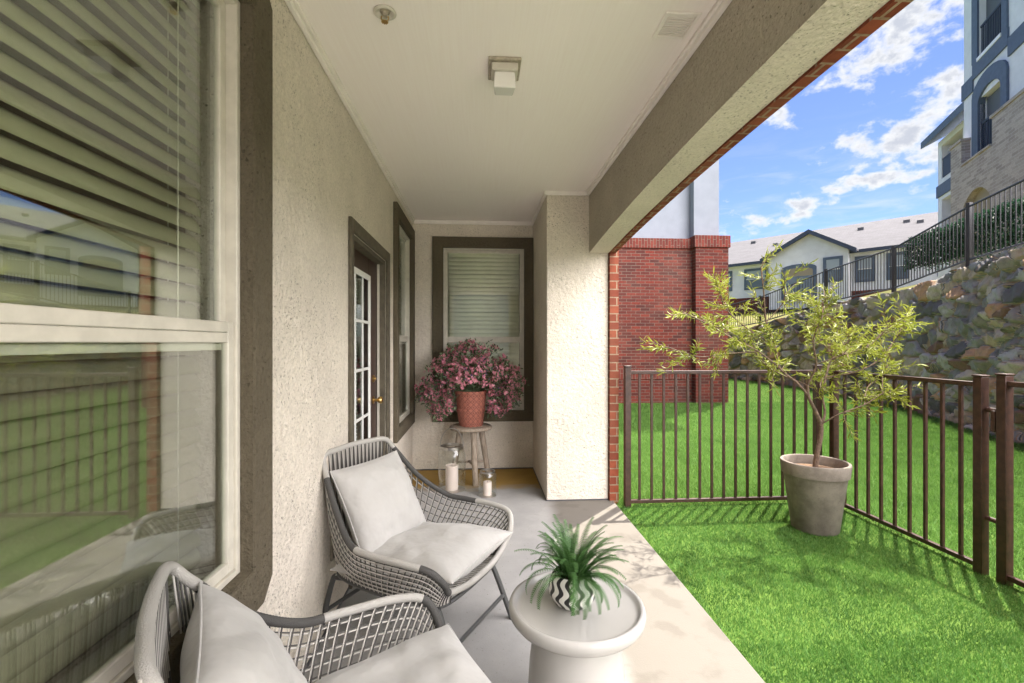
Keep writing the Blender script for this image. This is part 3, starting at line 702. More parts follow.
# posts fall where the photograph shows them
target = [(8.77, 9.55), (7.6, 6.45)]
idx = set()
for tx, ty in [(8.93, 9.75), (7.85, 7.2), (9.65, 12.7), (6.75, 4.55), (5.95, 1.9), (9.6, 15.6), (9.2, 18.5), (8.4, 21.3)]:
    idx.add(min(range(len(FP)), key=lambda i: (FP[i].x-tx)**2+(FP[i].y-ty)**2))
idx = sorted(idx)
if idx[0] > 0: idx = [0]+idx
for a_, b_ in zip(idx, idx[1:]):
    seg = FP[a_:b_+1]; A_, B_ = seg[0], seg[-1]; n = len(seg)-1
    mb = MB()
    for zr in (.10, .97):
        mb.tube([A_-O+Vector((0, 0, zr)), B_-O+Vector((0, 0, zr))], .019, 6)
    for k in range(1, n):
        q = A_.lerp(B_, k/n)-O; mb.tube([q+Vector((0, 0, .10)), q+Vector((0, 0, .97))], .0095, 5)
    mb.build('picket_panel', M_black, uf)
for i in idx:
    q = FP[i]-O; MB().box(q.x-.032, q.y-.032, q.z-.05, q.x+.032, q.y+.032, q.z+1.03).build('post', M_black, uf, bevel=.003)

# ------------------------------------------------------------------ far white building
fb = empty('white_building', (CF.x, CF.y, 0), math.atan2(-e2.y, -e2.x), 'long white single storey building with grey roof and blue gabled front', 'building')
# local x = along the face towards the right (nearer), local y = ? rotate so that +y is away from the camera
FZ = 3.2; EV = 6.2
def lb(mb, x0, y0, z0, x1, y1, z1, mi=0): return mb.box(x0, y0, z0, x1, y1, z1, mi)
# determine away side
rot = Matrix.Rotation(math.atan2(-e2.y, -e2.x), 2); away = rot @ Vector((0, 1)); SG = 1 if away.dot(CF) > 0 else -1
def Yy(v): return v*SG
def sbox(mb, x0, y0, z0, x1, y1, z1):
    a_, b_ = sorted((Yy(y0), Yy(y1))); return mb.box(x0, a_, z0, x1, b_, z1)
sbox(MB(), -14, .0, FZ, 14, 9, EV).build('wall', M_wstucco, fb, smooth=False)
sbox(MB(), -14, -.03, FZ-.3, 14, -.002, 4.02).build('brick_base', M_brick, fb, uv=True, smooth=False)
mb = MB(); RH = 8.45
ov = -.45
vs = [(-14.4, Yy(ov), EV-.10), (14.4, Yy(ov), EV-.10), (14.4, Yy(4.5), RH), (-14.4, Yy(4.5), RH), (-14.4, Yy(9.45), EV-.10), (14.4, Yy(9.45), EV-.10)]
mb.add(vs, [(0, 1, 2, 3), (3, 2, 5, 4), (0, 3, 4), (1, 5, 2)]); rf = mb.build('roof', M_roof, fb, uv=True, smooth=False)
sbox(MB(), -14.4, ov-.03, EV-.27, -2.15 if False else 14.4, ov-.001, EV-.10).build('fascia', M_dslate, fb, smooth=False)
sbox(MB(), -14.4, ov, EV-.272, 14.4, -.002, EV-.24).build('soffit', M_wstucco, fb, smooth=False)
for (x_, y_) in [(-4.3, 3.4), (-.8+5, 2.8), (3.6, 3.2), (1.6, 3.0), (-2.6, 2.2), (5.2, 1.6), (8, 3)]:
    z_ = EV-.1+(RH-EV+.1)*(y_-ov)/(4.5-ov)
    sbox(MB(), -x_ if False else x_, y_, z_, x_+.28, y_+.28, z_+.16).build('roof_vent', M_dgrey, rf)
# gabled bay: u from -2.05 to 2.02 on the face => local x = -u
gx0, gx1, gp = -2.02, 2.0, 0.15
gw = .75
mb = MB(); pts = [(gx0+.15, FZ), (gx1-.15, FZ), (gx1-.15, EV-.02), (gp, 7.22), (gx0+.15, EV-.02)]
mb.prism(pts, 'y', *sorted((Yy(-gw), Yy(3.2)))); mb.build('gable_wall', M_wstucco, fb, smooth=False)
def roof_slab(x0, z0, x1, z1, name, m, th, ya, yb, dz=0):
    mb = MB(); mb.prism([(x0, z0+dz), (x1, z1+dz), (x1, z1+th+dz), (x0, z0+th+dz)], 'y', *sorted((Yy(ya), Yy(yb)))); return mb.build(name, m, fb, uv=True, smooth=False)
roof_slab(gx0-.25, EV-.22, gp, 7.27, 'gable_roof', M_roof, .10, -gw-.28, 3.4)
roof_slab(gp, 7.27, gx1+.25, EV-.22, 'gable_roof', M_roof, .10, -gw-.28, 3.4)
roof_slab(gx0-.25, EV-.34, gp, 7.15, 'gable_fascia', M_dslate, .235, -gw-.34, -gw-.281)
roof_slab(gp, 7.15, gx1+.25, EV-.34, 'gable_fascia', M_dslate, .235, -gw-.34, -gw-.281)
def far_window(x0, x1, z0, z1, yf, arch_=False):
    mb = MB(); t = .12
    a_ = min(Yy(yf-.05), Yy(yf-.002)); b2_ = max(Yy(yf-.05), Yy(yf-.002))
    frame_boxes(mb, x0, x1, z0, z1, t, a_, b2_)
    wn = mb.build('window', M_slate, fb, smooth=False)
    sbox(MB(), x0+t, yf-.02, z0+t, x1-t, yf-.002, z1-t).build('glass_pane', M_farglass, wn, smooth=False)
    mb = MB(); zc = (z0+z1)/2
    sbox(mb, x0+t, yf-.035, zc-.02, x1-t, yf-.021, zc+.02); mb.build('sash_bar', M_white, wn, smooth=False)
    mb = MB(); sbox(mb, x0+t+.03, yf-.026, zc+.03, x1-t-.03, yf-.0205, z1-t-.02); mb.build('blind', M_farblind, wn, smooth=False)
far_window(.75, 1.62, 4.50, 5.82, -gw)
for u0, u1 in ((2.0, 2.85), (3.3, 4.15), (5.2, 6.1), (7.2, 8.1), (9.5, 10.4)): far_window(u0, u1, 4.45, 5.8, 0)
for u0, u1 in ((-3.5, -2.2), (-4.9, -4.2), (-7, -6.0), (-9, -8)): far_window(u0, u1, 4.5, 5.75, 0)
# arched porch opening in the gable
ax0, ax1 = -1.25, .45
mb = MB()
arc = [(ax0, FZ+.4)]+[(ax0, 5.35)]+[((ax0+ax1)/2-math.cos(math.pi*k/8)*(ax1-ax0)/2, 5.40+.22*math.sin(math.pi*k/8)) for k in range(9)]+[(ax1, 5.35), (ax1, FZ+.4)]
mb.prism(arc, 'y', *sorted((Yy(-gw-.05), Yy(-gw-.003)))); o = mb.build('arched_surround', M_slate, fb, smooth=False)
arc2 = [(ax0+.16, FZ+.4)]+[((ax0+ax1)/2-math.cos(math.pi*k/8)*((ax1-ax0)/2-.16), 5.24+.18*math.sin(math.pi*k/8)) for k in range(9)]+[(ax1-.16, FZ+.4)]
mb = MB(); mb.prism(arc2, 'y', *sorted((Yy(-gw-.056), Yy(-gw-.051)))); mb.build('porch_recess', M_soffit, fb, smooth=False)
mb = MB(); sbox(mb, ax0+.18, -gw-.064, FZ+.4, ax1-.18, -gw-.057, 4.95); mb.build('porch_door', M_farglass, fb, smooth=False)
mb = MB(); sbox(mb, -.45, -gw-.075, FZ+.4, -.33, -gw-.0645, 4.97); mb.build('porch_column', M_slate, fb, smooth=False)

# ------------------------------------------------------------------ near right building on the slope
# local x = along the face from the far corner towards the camera, local y = into the building
NBang = math.atan2(-d1.y, -d1.x)
nbd = empty('apartment_block', (CB.x, CB.y, 0), NBang, 'tall white stucco apartment block with blue trim, balconies and a stone base', 'building')
rot = Matrix.Rotation(NBang, 2); S2 = 1 if (rot @ Vector((0, 1))).dot(nf) < 0 else -1
def nb(mb, x0, y0, z0, x1, y1, z1):
    a_, b_ = sorted((S2*y0, S2*y1)); return mb.box(x0, a_, z0, x1, b_, z1)
def arch_pts(x0, x1, z0, zs, rise, n=10):
    return [(x0, z0)]+[((x0+x1)/2-math.cos(math.pi*k/n)*(x1-x0)/2, zs+rise*math.sin(math.pi*k/n)) for k in range(n+1)]+[(x1, z0)]
# main front wall with recesses: built from pieces around three openings per bay
HOLES = []
for bxo in (0, 4.2):
    HOLES += [(1.0+bxo, 2.23+bxo, 6.93, 8.62), (.95+bxo, 2.25+bxo, 9.85, 12.0), (.95+bxo, 2.25+bxo, 12.9, 15.0)]
mb = MB(); wall_cells(mb, 0, 9, 3.2, 15.6, HOLES, lambda u, z, t: (u, S2*t, z), 1.5)
mb.build('wall', M_wstucco, nbd, smooth=False)
nb(MB(), 0, 1.502, 3.2, 9, 9, 15.6).build('rear_mass', M_wstucco, nbd, smooth=False)
for bxo in (0, 4.2):
    # arched head filler + trim for the middle balcony
    x0, x1 = 1.0+bxo, 2.23+bxo
    outer = arch_pts(x0-.36, x1+.30, 6.93-.05, 8.75, .50); inner = arch_pts(x0, x1, 6.93-.05, 8.45, .35)
    n = len(outer); mb = MB()
    vs = [(u, S2*-.06, v) for u, v in outer]+[(u, S2*-.06, v) for u, v in inner]+[(u, S2*.12, v) for u, v in outer]+[(u, S2*.12, v) for u, v in inner]
    fs = []
    for i in range(n-1): fs += [(i, i+1, n+i+1, n+i), (2*n+i, 2*n+i+1, 3*n+i+1, 3*n+i), (i, i+1, 2*n+i+1, 2*n+i), (n+i, n+i+1, 3*n+i+1, 3*n+i)]
    mb.add(vs, fs); mb.build('arched_surround', M_slate, nbd, smooth=False)
    x0, x1 = .95+bxo, 2.25+bxo
    for zb in (9.85, 12.9):
        mb = MB(); nb(mb, x0-.34, -.05, zb-.02, x0-.002, -.002, zb+2.5); nb(mb, x1+.002, -.05, zb-.02, x1+.26, -.002, zb+2.5); nb(mb, x0, -.05, zb+2.16, x1, -.002, zb+2.5); mb.build('balcony_surround', M_slate, nbd, smooth=False)
    for zb, zt in ((6.93, 8.6), (9.85, 12.0), (12.9, 15.0)):
        mb = MB(); nb(mb, x0+.003, .16, zb+.02, x1-.003, .20, zt-.004); mb.build('balcony_screen', mat('balcony_screen', base=(.10, .11, .125), rough=.7), nbd, smooth=False)
        rl = MB(); nb(rl, x0+.01, .02, zb+.90, x1-.02, .06, zb+.96); nb(rl, x0+.01, .02, zb+.05, x1-.02, .06, zb+.10)
        k = x0+.05
        while k < x1: nb(rl, k, .03, zb+.10, k+.02, .05, zb+.9); k += .09
        rl.build('balcony_railing', M_dslate, nbd, smooth=False)
        mb = MB(); nb(mb, x0+.003, -.07, zb-.09, x1-.003, .5, zb+.012); mb.build('balcony_sill', M_white, nbd, smooth=False)
for (x0, x1, yy_, z0, z1) in [(-.06, .63, -.045, 9.02, 9.52), (2.54, 4.82, -.045, 9.02, 9.52), (6.74, 9, -.045, 9.02, 9.52), (-.06, 9, -.055, 12.48, 12.75), (.64, 2.54, -.048, 9.36, 9.83), (4.84, 6.74, -.048, 9.36, 9.83)]:
    mb = MB(); nb(mb, x0, yy_, z0, x1, -.003, z1); mb.build('belt_course', M_slate, nbd, smooth=False)
# stone base
mb = MB(); SO = -.22
nb(mb, -.30, SO, 3.2, .42, -.001, 7.60); nb(mb, .421, SO, 6.0, 2.20, -.001, 6.80); nb(mb, 2.201, SO, 3.2, 4.5, -.001, 7.55); nb(mb, 4.501, SO, 6.0, 6.4, -.001, 6.8); nb(mb, 6.401, SO, 3.2, 9, -.001, 7.55)
nb(mb, -.30, 0, 3.2, -.001, 1.5, 7.6)
mb.build('stone_base', M_ashlar, nbd, uv=True, smooth=False)
for xo in (0, 4.1):
    mb = MB(); a0, a1 = .421+xo, 2.20+xo
    top = arch_pts(a0, a1, 6.0, 5.45, .42); n = 11
    for k in range(10):
        t0 = k/10; t1 = (k+1)/10
        def hz(t): return 5.25+.62*math.sin(math.pi*(.5-.5*math.cos(math.pi*t)) if False else math.pi*t)**.6
        mb.prism([(a0+(a1-a0)*t0, hz(t0) if t0 > 0 else 5.25), (a0+(a1-a0)*t1, hz(t1) if t1 < 1 else 5.25), (a0+(a1-a0)*t1, 5.999), (a0+(a1-a0)*t0, 5.999)], 'y', *sorted((S2*SO, S2*-.001)))
    mb.build('stone_arch', M_ashlar, nbd, uv=True, smooth=False)
    mb = MB(); nb(mb, a0, -.03, 3.2, a1, -.0015, 5.99); mb.build('entry_recess', M_soffit, nbd, smooth=False)
# stone cap pieces
mb = MB(); nb(mb, -.34, SO-.04, 7.601, .46, .3, 7.68); nb(mb, 2.16, SO-.04, 7.551, 4.54, -.003, 7.63); nb(mb, .47, SO-.04, 6.801, 2.15, -.003, 6.86); mb.build('stone_cap', M_ashlar, nbd, uv=True, smooth=False)
# recessed wing
WI = 1.2
mb = MB(); wall_cells(mb, -5.44, -.31, 3.2, 9.6, [(-5.1, -3.3, 8.0, 9.35), (-5.1, -3.3, 5.3, 7.15)], lambda u, z, t: (u, S2*(WI+t), z), 1.0); mb.build('wing_wall', M_wstucco, nbd, smooth=False)
nb(MB(), -5.44, WI+1.002, 3.2, -.31, 8, 9.6).build('wing_mass', M_wstucco2, nbd, smooth=False)
mb = MB(); nb(mb, -5.48, WI-.05, 7.3, -.31, WI-.002, 7.78); mb.build('belt_course', M_slate, nbd, smooth=False)
mb = MB(); nb(mb, -5.09, WI+.02, 8.75, -3.31, WI+.06, 8.82)
nb(mb, -5.09, WI+.03, 8.05, -3.31, WI+.045, 8.75); mb.build('balcony_railing', M_dslate, nbd, smooth=False)
mb = MB(); nb(mb, -4.2, WI+.9, 8.0, -3.5, WI+.95, 9.2); mb.build('balcony_window', M_farglass, nbd, smooth=False)
mb = MB(); nb(mb, -4.2, WI+.9, 5.3, -3.5, WI+.95, 7.0); mb.build('balcony_window', M_farglass, nbd, smooth=False)
mb = MB(); ya, yb = S2*(WI-.55), S2*6
mb.add([(-5.5, ya, 9.45), (-.31, ya, 9.45), (-.31, yb, 12.2), (-5.5, yb, 12.2), (-5.5, ya, 9.72), (-.31, ya, 9.72), (-.31, yb, 12.5), (-5.5, yb, 12.5)], [(0, 1, 2, 3), (4, 7, 6, 5), (0, 4, 5, 1), (1, 5, 6, 2), (2, 6, 7, 3), (3, 7, 4, 0)])
mb.build('wing_roof', M_slate, nbd, smooth=False)

# ------------------------------------------------------------------ hedge
M_hleaf = mat('hedge_leaf', bladef((.012, .045, .022), (.03, .10, .045), (.010, .03, .018)), rough=.5, spec=.4)
def leaves_mesh(name, centers, dirs, L, Wd, m, parent=None, fold=.25, curl=.2):
    vs = []; fs = []
    for cpt, d in zip(centers, dirs):
        d = Vector(d).normalized(); cpt = Vector(cpt); l = L*random.uniform(.6, 1.25); w_ = Wd*random.uniform(.75, 1.25)
        s = d.cross(Vector((random.uniform(-1, 1), random.uniform(-1, 1), random.uniform(-.4, 1)))); 
        if s.length < 1e-3: s = d.orthogonal()
        s.normalize(); nn = s.cross(d)
        o = len(vs); cu = curl*random.uniform(-1, 1)
        m1 = cpt+d*l*.35+nn*cu*l*.12; m2 = cpt+d*l*.68+nn*cu*l*.05
        vs += [cpt, m1+s*w_-nn*w_*fold, m1, m1-s*w_-nn*w_*fold, m2+s*w_*.75-nn*w_*fold, m2, m2-s*w_*.75-nn*w_*fold, cpt+d*l-nn*cu*l*.25]
        fs += [(o, o+2, o+1), (o, o+3, o+2), (o+1, o+2, o+5, o+4), (o+2, o+3, o+6, o+5), (o+4, o+5, o+7), (o+5, o+6, o+7)]
    me = bpy.data.meshes.new(name); me.from_pydata([tuple(v) for v in vs], [], fs); me.materials.append(m)
    o = bpy.data.objects.new(name, me); COL.objects.link(o)
    if parent: o.parent = parent
    return o
hp = path_points([(8.05, 3.2, 2.95), (8.9, 5.6, 3.10), (9.55, 8.0, 3.13), (10.1, 9.5, 3.15), (10.4, 10.5, 3.17)], .05)
ho = Vector((9.6, 8.0, 3.1))
hd = empty('hedge', ho, 0, 'clipped dark green hedge behind the black fence on the slope', 'hedge')
cs = []; ds = []
for q in hp:
    for k in range(120):
        a = random.random(); side = random.choice((0, 1, 2, 2, 3))
        h = .72+.07*noise.noise(q*2.5)
        if side in (1, 2): off = Vector((-.35+random.uniform(-.05, .05), 0, random.uniform(0, h)))
        elif side == 0: off = Vector((random.uniform(-.35, .35), 0, h+random.uniform(-.05, .04)))
        else: off = Vector((random.uniform(-.3, .3), random.uniform(-.05, .05), random.uniform(0, h)))
        off.z *= 1
        cs.append(q-ho+off+Vector((0, random.uniform(-.05, .05), -.16))); ds.append((random.uniform(-1, .3), random.uniform(-1, .6), random.uniform(-.5, 1)))
leaves_mesh('foliage', cs, ds, .058, .017, M_hleaf, hd)
mb = MB()
for q in hp[::7]: mb.tube([q-ho+Vector((0, 0, -.1)), q-ho+Vector((random.uniform(-.1, .1), 0, .7))], [.02, .008], 5)
mb.build('stems', M_darktrim, hd)

# ------------------------------------------------------------------ lounge chairs
M_rl = mat('rope_light', base=(.40, .385, .355), rough=.8, bump=.5, bscale=350)
M_rd = mat('rope_dark', base=(.062, .06, .056), rough=.8, bump=.5, bscale=350)
M_cord_l = mat('cord_light', base=(.45, .43, .395), rough=.8)
M_cord_d = mat('cord_grey', base=(.075, .072, .066), rough=.8)
M_leg = mat('leg_metal', base=(.055, .056, .055), rough=.4)
def clothf(N, bs, obj, out):
    n = N.noise(obj, 5, 4, .6); wv = N.noise(obj, 420, 2, .5)
    N.l.new(N.mixc(N.ss(n, .3, .7), (.39, .38, .36), (.41, .40, .38)), bs.inputs['Base Color'])
    N.l.new(N.new('ShaderNodeBump', {'Height': N.noise(obj, 8, 3, .5), 'Strength': .45, 'Distance': .04}).outputs[0], bs.inputs['Normal'])
    bs.inputs['Sheen Weight'].default_value = .2
M_cloth = mat('cushion_cloth', clothf, rough=.95, spec=.15)
def pillow(name, wx, wy, th, m, parent, seed=0, front_round=1.0):
    n = 34; vs = []; fs = []
    def P(u, v, sgn):
        pin = .055
        x = u*(1-pin*(v*v)**1.0*(.2+.8*u*u*0+.0)-.0); 
        # edges bow inwards between the corners
        x = u*(1-.05*(1-v*v)*abs(u)); y = v*(1-.05*(1-u*u)*abs(v))
        hh = ((1-abs(u)**2.6)*(1-abs(v)**2.6))**.48
        wr = noise.noise(Vector((u*1.8+seed, v*1.8, sgn*2)))*.26+noise.noise(Vector((u*4.3+seed, v*4.3, 5+sgn)))*.13
        rad = math.hypot(u, v); corner = max(0, abs(u)+abs(v)-1.05)
        wr -= .10*abs(math.sin(math.atan2(v, u)*9+seed))*corner*1.2
        return (x*wx/2, y*wy/2, sgn*th/2*hh*(1+wr))
    for sgn in (1, -1):
        for i in range(n+1):
            for j in range(n+1):
                # cosine spacing
                u = -math.cos(math.pi*i/n); v = -math.cos(math.pi*j/n); vs.append(P(u, v, sgn))
    K = (n+1)**2
    for i in range(n):
        for j in range(n):
            a = i*(n+1)+j; fs.append((a, a+n+1, a+n+2, a+1)); fs.append((K+a, K+a+1, K+a+n+2, K+a+n+1))
    me = bpy.data.meshes.new(name); me.from_pydata(vs, [], fs); me.materials.append(m)
    bm = bmesh.new(); bm.from_mesh(me); bmesh.ops.remove_doubles(bm, verts=bm.verts, dist=1e-5); bmesh.ops.recalc_face_normals(bm, faces=bm.faces); bm.to_mesh(me); bm.free()
    me.polygons.foreach_set('use_smooth', [True]*len(me.polygons))
    o = bpy.data.objects.new(name, me); COL.objects.link(o); o.parent = parent
    s = o.modifiers.new('sub', 'SUBSURF'); s.levels = 1; s.render_levels = 1
    # seam piping
    mb = MB(); ring_ = []
    for k in range(80):
        a = 2*math.pi*k/80; u, v = math.cos(a), math.sin(a); mxx = max(abs(u), abs(v)); u /= mxx; v /= mxx
        ring_.append(Vector((u*(1-.05*(1-v*v))*wx/2, v*(1-.05*(1-u*u))*wy/2, 0)))
    mb.tube(ring_, .0035, 6, closed=True); mb.build('piping', m, o)
    return o
def make_chair(label, loc, rz, dark_spans, cush):
    """local: +x forward, +y = chair's left"""
    t = empty('lounge_chair', loc, rz, label, 'lounge chair', 'rope lounge chairs on the patio')
    def S(w_, f, z, s): return Vector((f, w_*s, z))
    # rim loop: back-left ... along left arm, front, right arm, back
    half = [(.10, -.365, .800), (.205, -.352, .790), (.236, -.312, .735), (.285, -.20, .600), (.345, -.06, .500), (.362, .06, .484), (.358, .22, .480), (.335, .315, .462), (.285, .345, .400), (.235, .335, .345), (.12, .345, .322)]
    loop = [S(w_, f, z, 1) for w_, f, z in half]+[S(0, .348, .318, 1)]+[S(w_, f, z, -1) for w_, f, z in reversed(half)]+[S(0, -.368, .803, 1)]
    NS = 12; rim = bez(loop, NS, closed=True); M = len(rim)
    # rope-wrapped rim: split into light and dark spans. position parameter = index into control points
    def span(a, b, m, name):
        i0, i1 = int(round(a*NS)), int(round(b*NS)); pts = [rim[i % M] for i in range(i0, i1+1)]
        mb = MB()
        fine = bez(pts, 3)
        rads = [.0128+.0008*((k % 2)) for k in range(len(fine))]
        mb.tube(fine, rads, 10); return mb.build(name, m, t, angle=80)
    L = len(loop); marks = sorted(dark_spans); cur = marks[0][0]
    for (a, b) in marks:
        if a > cur: span(cur, a, M_rl, 'rope_wrap_light')
        span(a, b, M_rd, 'rope_wrap_dark'); cur = b
    span(cur, marks[0][0]+L, M_rl, 'rope_wrap_light')
    # seat base ring
    bh = [(0, -.30, .275), (.17, -.29, .275), (.225, -.20, .272), (.245, 0, .268), (.24, .2, .272), (.20, .315, .285)]
    bl = [S(w_, f, z, 1) for w_, f, z in bh]+[S(w_, f, z, -1) for w_, f, z in reversed(bh[1:])]
    base = bez(bl, 8, closed=True)
    mb = MB(); mb.tube(base, .009, 8, closed=True); mb.build('seat_frame', M_leg, t)
    # cords: for each side, from rim to seat ring
    def rimat(a):
        a = a % L; i = int(a*NS); f = a*NS-i; return rim[i % M].lerp(rim[(i+1) % M], f)
    nb_ = len(base)
    def baseat(b):
        b = b % len(bl); i = int(b*8); f = b*8-i; return base[i % nb_].lerp(base[(i+1) % nb_], f)
    mbl, mbd = MB(), MB()
    # side shell : rim param from 1.0 (back corner) to 8.6 (arm front) ; base param from 1 to 5
    rows = 8
    for s in (1, -1):
        grid = []
        NV = 36
        for k in range(NV+1):
            f = k/NV; ra = 1.2+(9.2-1.2)*f; ba = 1.0+(5.0-1.0)*f
            pr = rimat(ra); pb = baseat(ba)
            if s < 0: pr = Vector((pr.x, -pr.y, pr.z)); pb = Vector((pb.x, -pb.y, pb.z))
            mid_ = pr.lerp(pb, .5); mid_.y += s*.022
            col = [pr.lerp(mid_, q*2) if False else (pr*(1-q)**2+mid_*2*q*(1-q)+pb*q*q) for q in [r/rows for r in range(rows+1)]]
            grid.append(col)
            (mbl if k % 2 else mbl).tube(col, .0026, 5, caps=False)
            off = Vector((.006, 0, 0)); mbd.tube([c_+off for c_ in col], .0024, 5, caps=False)
        for r in range(1, rows):
            pts = [g_[r] for g_ in grid[4:]]
            o2 = Vector((0, s*.004, 0))
            mbl.tube([p_+o2 for p_ in pts], .0026, 5); mbd.tube([p_+o2+Vector((0, 0, .007)) for p_ in pts], .0022, 5)
    # back cords: straight pairs from the top rail to the seat ring, slightly crossed
    for k in range(30):
        f = (k+.5)/30
        yt = -.20+.40*f; yb_ = -.165+.33*f
        top = Vector((-.365, yt, .797)); bot = Vector((-.298, yb_, .278))
        midp = top.lerp(bot, .5)+Vector((-.03, 0, 0))
        pts = [top*(1-q)**2+midp*2*q*(1-q)+bot*q*q for q in (0, .25, .5, .75, 1)]
        (mbl if k % 2 else mbd).tube(pts, .0033, 5)
        pts2 = [Vector((p_.x+.006, p_.y+(.03 if k % 2 else -.03)*(1-i/4), p_.z)) for i, p_ in enumerate(pts)]
        (mbd if k % 2 else mbl).tube(pts2, .0026, 5)
    # seat cords
    for k in range(16):
        x_ = -.27+.57*k/15; mbl.tube([(x_, -.215, .274), (x_, 0, .262), (x_, .215, .274)], .003, 5)
    for k in range(18):
        y_ = -.2+.4*k/17; mbl.tube([(.338, y_*.95, .318), (.25, y_, .285), (0, y_, .266), (-.28, y_*.85, .277)], .003, 5)
    mbl.build('cord_weave_light', M_cord_l, t, angle=80); mbd.build('cord_weave_grey', M_cord_d, t, angle=80)
    # legs and stretchers
    for s in (1, -1):
        MB().tube(bez([(.12, s*.21, .268), (.235, s*.215, .262), (.285, s*.222, .235), (.375, s*.245, .0)], 6), .0125, 10).build('leg', M_leg, t)
        MB().tube(bez([(-.12, s*.20, .266), (-.26, s*.205, .262), (-.295, s*.212, .235), (-.345, s*.235, .0)], 6), .0125, 10).build('leg', M_leg, t)
        MB().tube([(.1205, s*.21, .2685), (0, s*.206, .267), (-.1205, s*.20, .2665)], .011, 8).build('side_bar', M_leg, t)
    MB().tube([(.335, -.233, .11), (.335, .233, .11)], .009, 8).build('stretcher', M_leg, t)
    MB().tube([(-.321, -.2185, .11), (-.321, .2185, .11)], .009, 8).build('stretcher', M_leg, t)
    sc = pillow('seat_cushion', .62, .53, .16, M_cloth, t, seed=cush)
    sc.location = (.06, 0, .362); sc.rotation_euler = (0, R(-7), 0)
    bc = pillow('back_cushion', .42, .45, .17, M_cloth, t, seed=cush+4)
    bc.location = (-.195, .0, .545); bc.rotation_euler = (0, R(62), R(0))
    return t
# control index: 0..10 left side from back centre to front, 11 front centre, 12..22 right side back to the rear, 23 back centre
CH1 = make_chair('grey rope lounge chair nearer the door with its back to the stucco wall', (-.300, 2.18, 0), -.51, [(1.9, 5.3), (15.2, 18.2), (19.6, 21.0)][0:1]+[(13.0, 15.4), (17.7, 19.75)], 1)
CH2 = make_chair('grey rope lounge chair cut off by the bottom edge in front of the large window', (-.300, 1.105, 0), .50, [(2.2, 4.6), (6.9, 9.0), (18.4, 20.6)], 7)

# ------------------------------------------------------------------ side table
M_table = mat('table_white', base=(.40, .388, .365), rough=.22, spec=.5, vary=.02, vscale=5, bump=.03, bscale=60)
st = empty('side_table', (.31, 1.515, 0), 0, 'round off white pedestal side table with raised rim', 'side table')
MB().lathe([(.001, .445), (.185, .445), (.196, .448), (.202, .456), (.208, .459), (.216, .456), (.221, .444), (.219, .428), (.205, .410), (.17, .392), (.135, .383), (.001, .383)], n=72).build('tabletop', M_table, st, angle=70)
MB().lathe([(.001, .3825), (.130, .3825), (.137, .36), (.146, .32), (.153, .26), (.157, .19), (.157, .12), (.150, .05), (.143, .012), (.138, 0), (.001, 0)], n=64).build('pedestal', M_table, st, angle=70)

# potted fern on the table
def wavef(N, bs, obj, out):
    s_ = N.new('ShaderNodeSeparateXYZ', {0: obj}); a = N.math('ARCTAN2', s_.outputs[0], s_.outputs[1])
    ph = N.math('ADD', N.math('MULTIPLY', a, 14.0), N.math('MULTIPLY', N.math('SINE', N.math('MULTIPLY', s_.outputs[2], 120.0)), 1.5))
    w_ = N.ss(N.math('SINE', ph), -.25, .05)
    N.l.new(N.mixc(w_, (.015, .015, .016), (.75, .74, .70)), bs.inputs['Base Color'])
fp = empty('potted_fern', (.30, 1.525, .4455), 0, 'small green fern in a black and white wave patterned pot on the side table', 'potted plant')
MB().lathe([(.001, .0), (.044, .0), (.062, .012), (.076, .036), (.079, .060), (.072, .088), (.061, .104), (.057, .104), (.064, .088), (.066, .075), (.001, .075)], n=48).build('pot', mat('wave_pot', wavef, rough=.35), fp, angle=60)
MB().lathe([(.001, .085), (.040, .083), (.058, .079), (.058, .0765), (.001, .0765)], n=24).build('soil', mat('soil', base=(.05, .035, .025), rough=1, bump=1, bscale=80), fp)
def fern():
    cs = []; ds = []; mb = MB(); sz = []
    vs = []; fs = []
    for k in range(84):
        a = random.uniform(0, 2*math.pi); lift = random.random(); L_ = random.uniform(.15, .215)
        r0 = random.uniform(0, .035); p_ = Vector((math.cos(a)*r0, math.sin(a)*r0, .085))
        elv = R(86-52*(1-lift)); n = 18; st_ = L_/n; droop = random.uniform(1.3, 2.6)*(1.15-lift*.75)
        az_ = a+random.uniform(-.3, .3); pts = [p_.copy()]; cur = elv
        for i in range(n):
            cur -= droop*st_*9*(i/n+.15)*.9
            p_ = p_+Vector((math.cos(az_)*math.cos(cur), math.sin(az_)*math.cos(cur), math.sin(cur)))*st_; pts.append(p_.copy())
        mb.tube(pts, [.0016*(1-i/(n+3)) for i in range(n+1)], 4)
        for i in range(2, n+1):
            for q in (0, .5):
                if i == n and q: continue
                b = pts[i].lerp(pts[min(i+1, n)], q); tdir = (pts[min(i+1, n)]-pts[i-1]).normalized(); sd = tdir.cross(Vector((0, 0, 1)))
                if sd.length < .05: sd = Vector((-math.sin(az_), math.cos(az_), 0))
                sd.normalize(); ln = .0105*math.sin(math.pi*min(1, (i+q)/(n+1))**.75)+.005
                for s in (1, -1):
                    tip = b+sd*s*ln+tdir*ln*.55+Vector((0, 0, -.25*ln)); w2 = tdir*.0017; o = len(vs)
                    vs.extend([b-w2, b.lerp(tip, .5)-w2*.9+Vector((0, 0, .001)), tip, b.lerp(tip, .5)+w2*.9+Vector((0, 0, .001)), b+w2]); fs.append((o, o+1, o+2, o+3, o+4))
    M_fern = mat('fern_leaf', bladef((.045, .12, .03), (.12, .25, .075), (.025, .075, .02)), rough=.45, spec=.4)
    me = bpy.data.meshes.new('frond'); me.from_pydata([tuple(v) for v in vs], [], fs); me.materials.append(M_fern)
    o = bpy.data.objects.new('fronds', me); COL.objects.link(o); o.parent = fp
    mb.build('frond_stems', M_fern, fp)
fern()

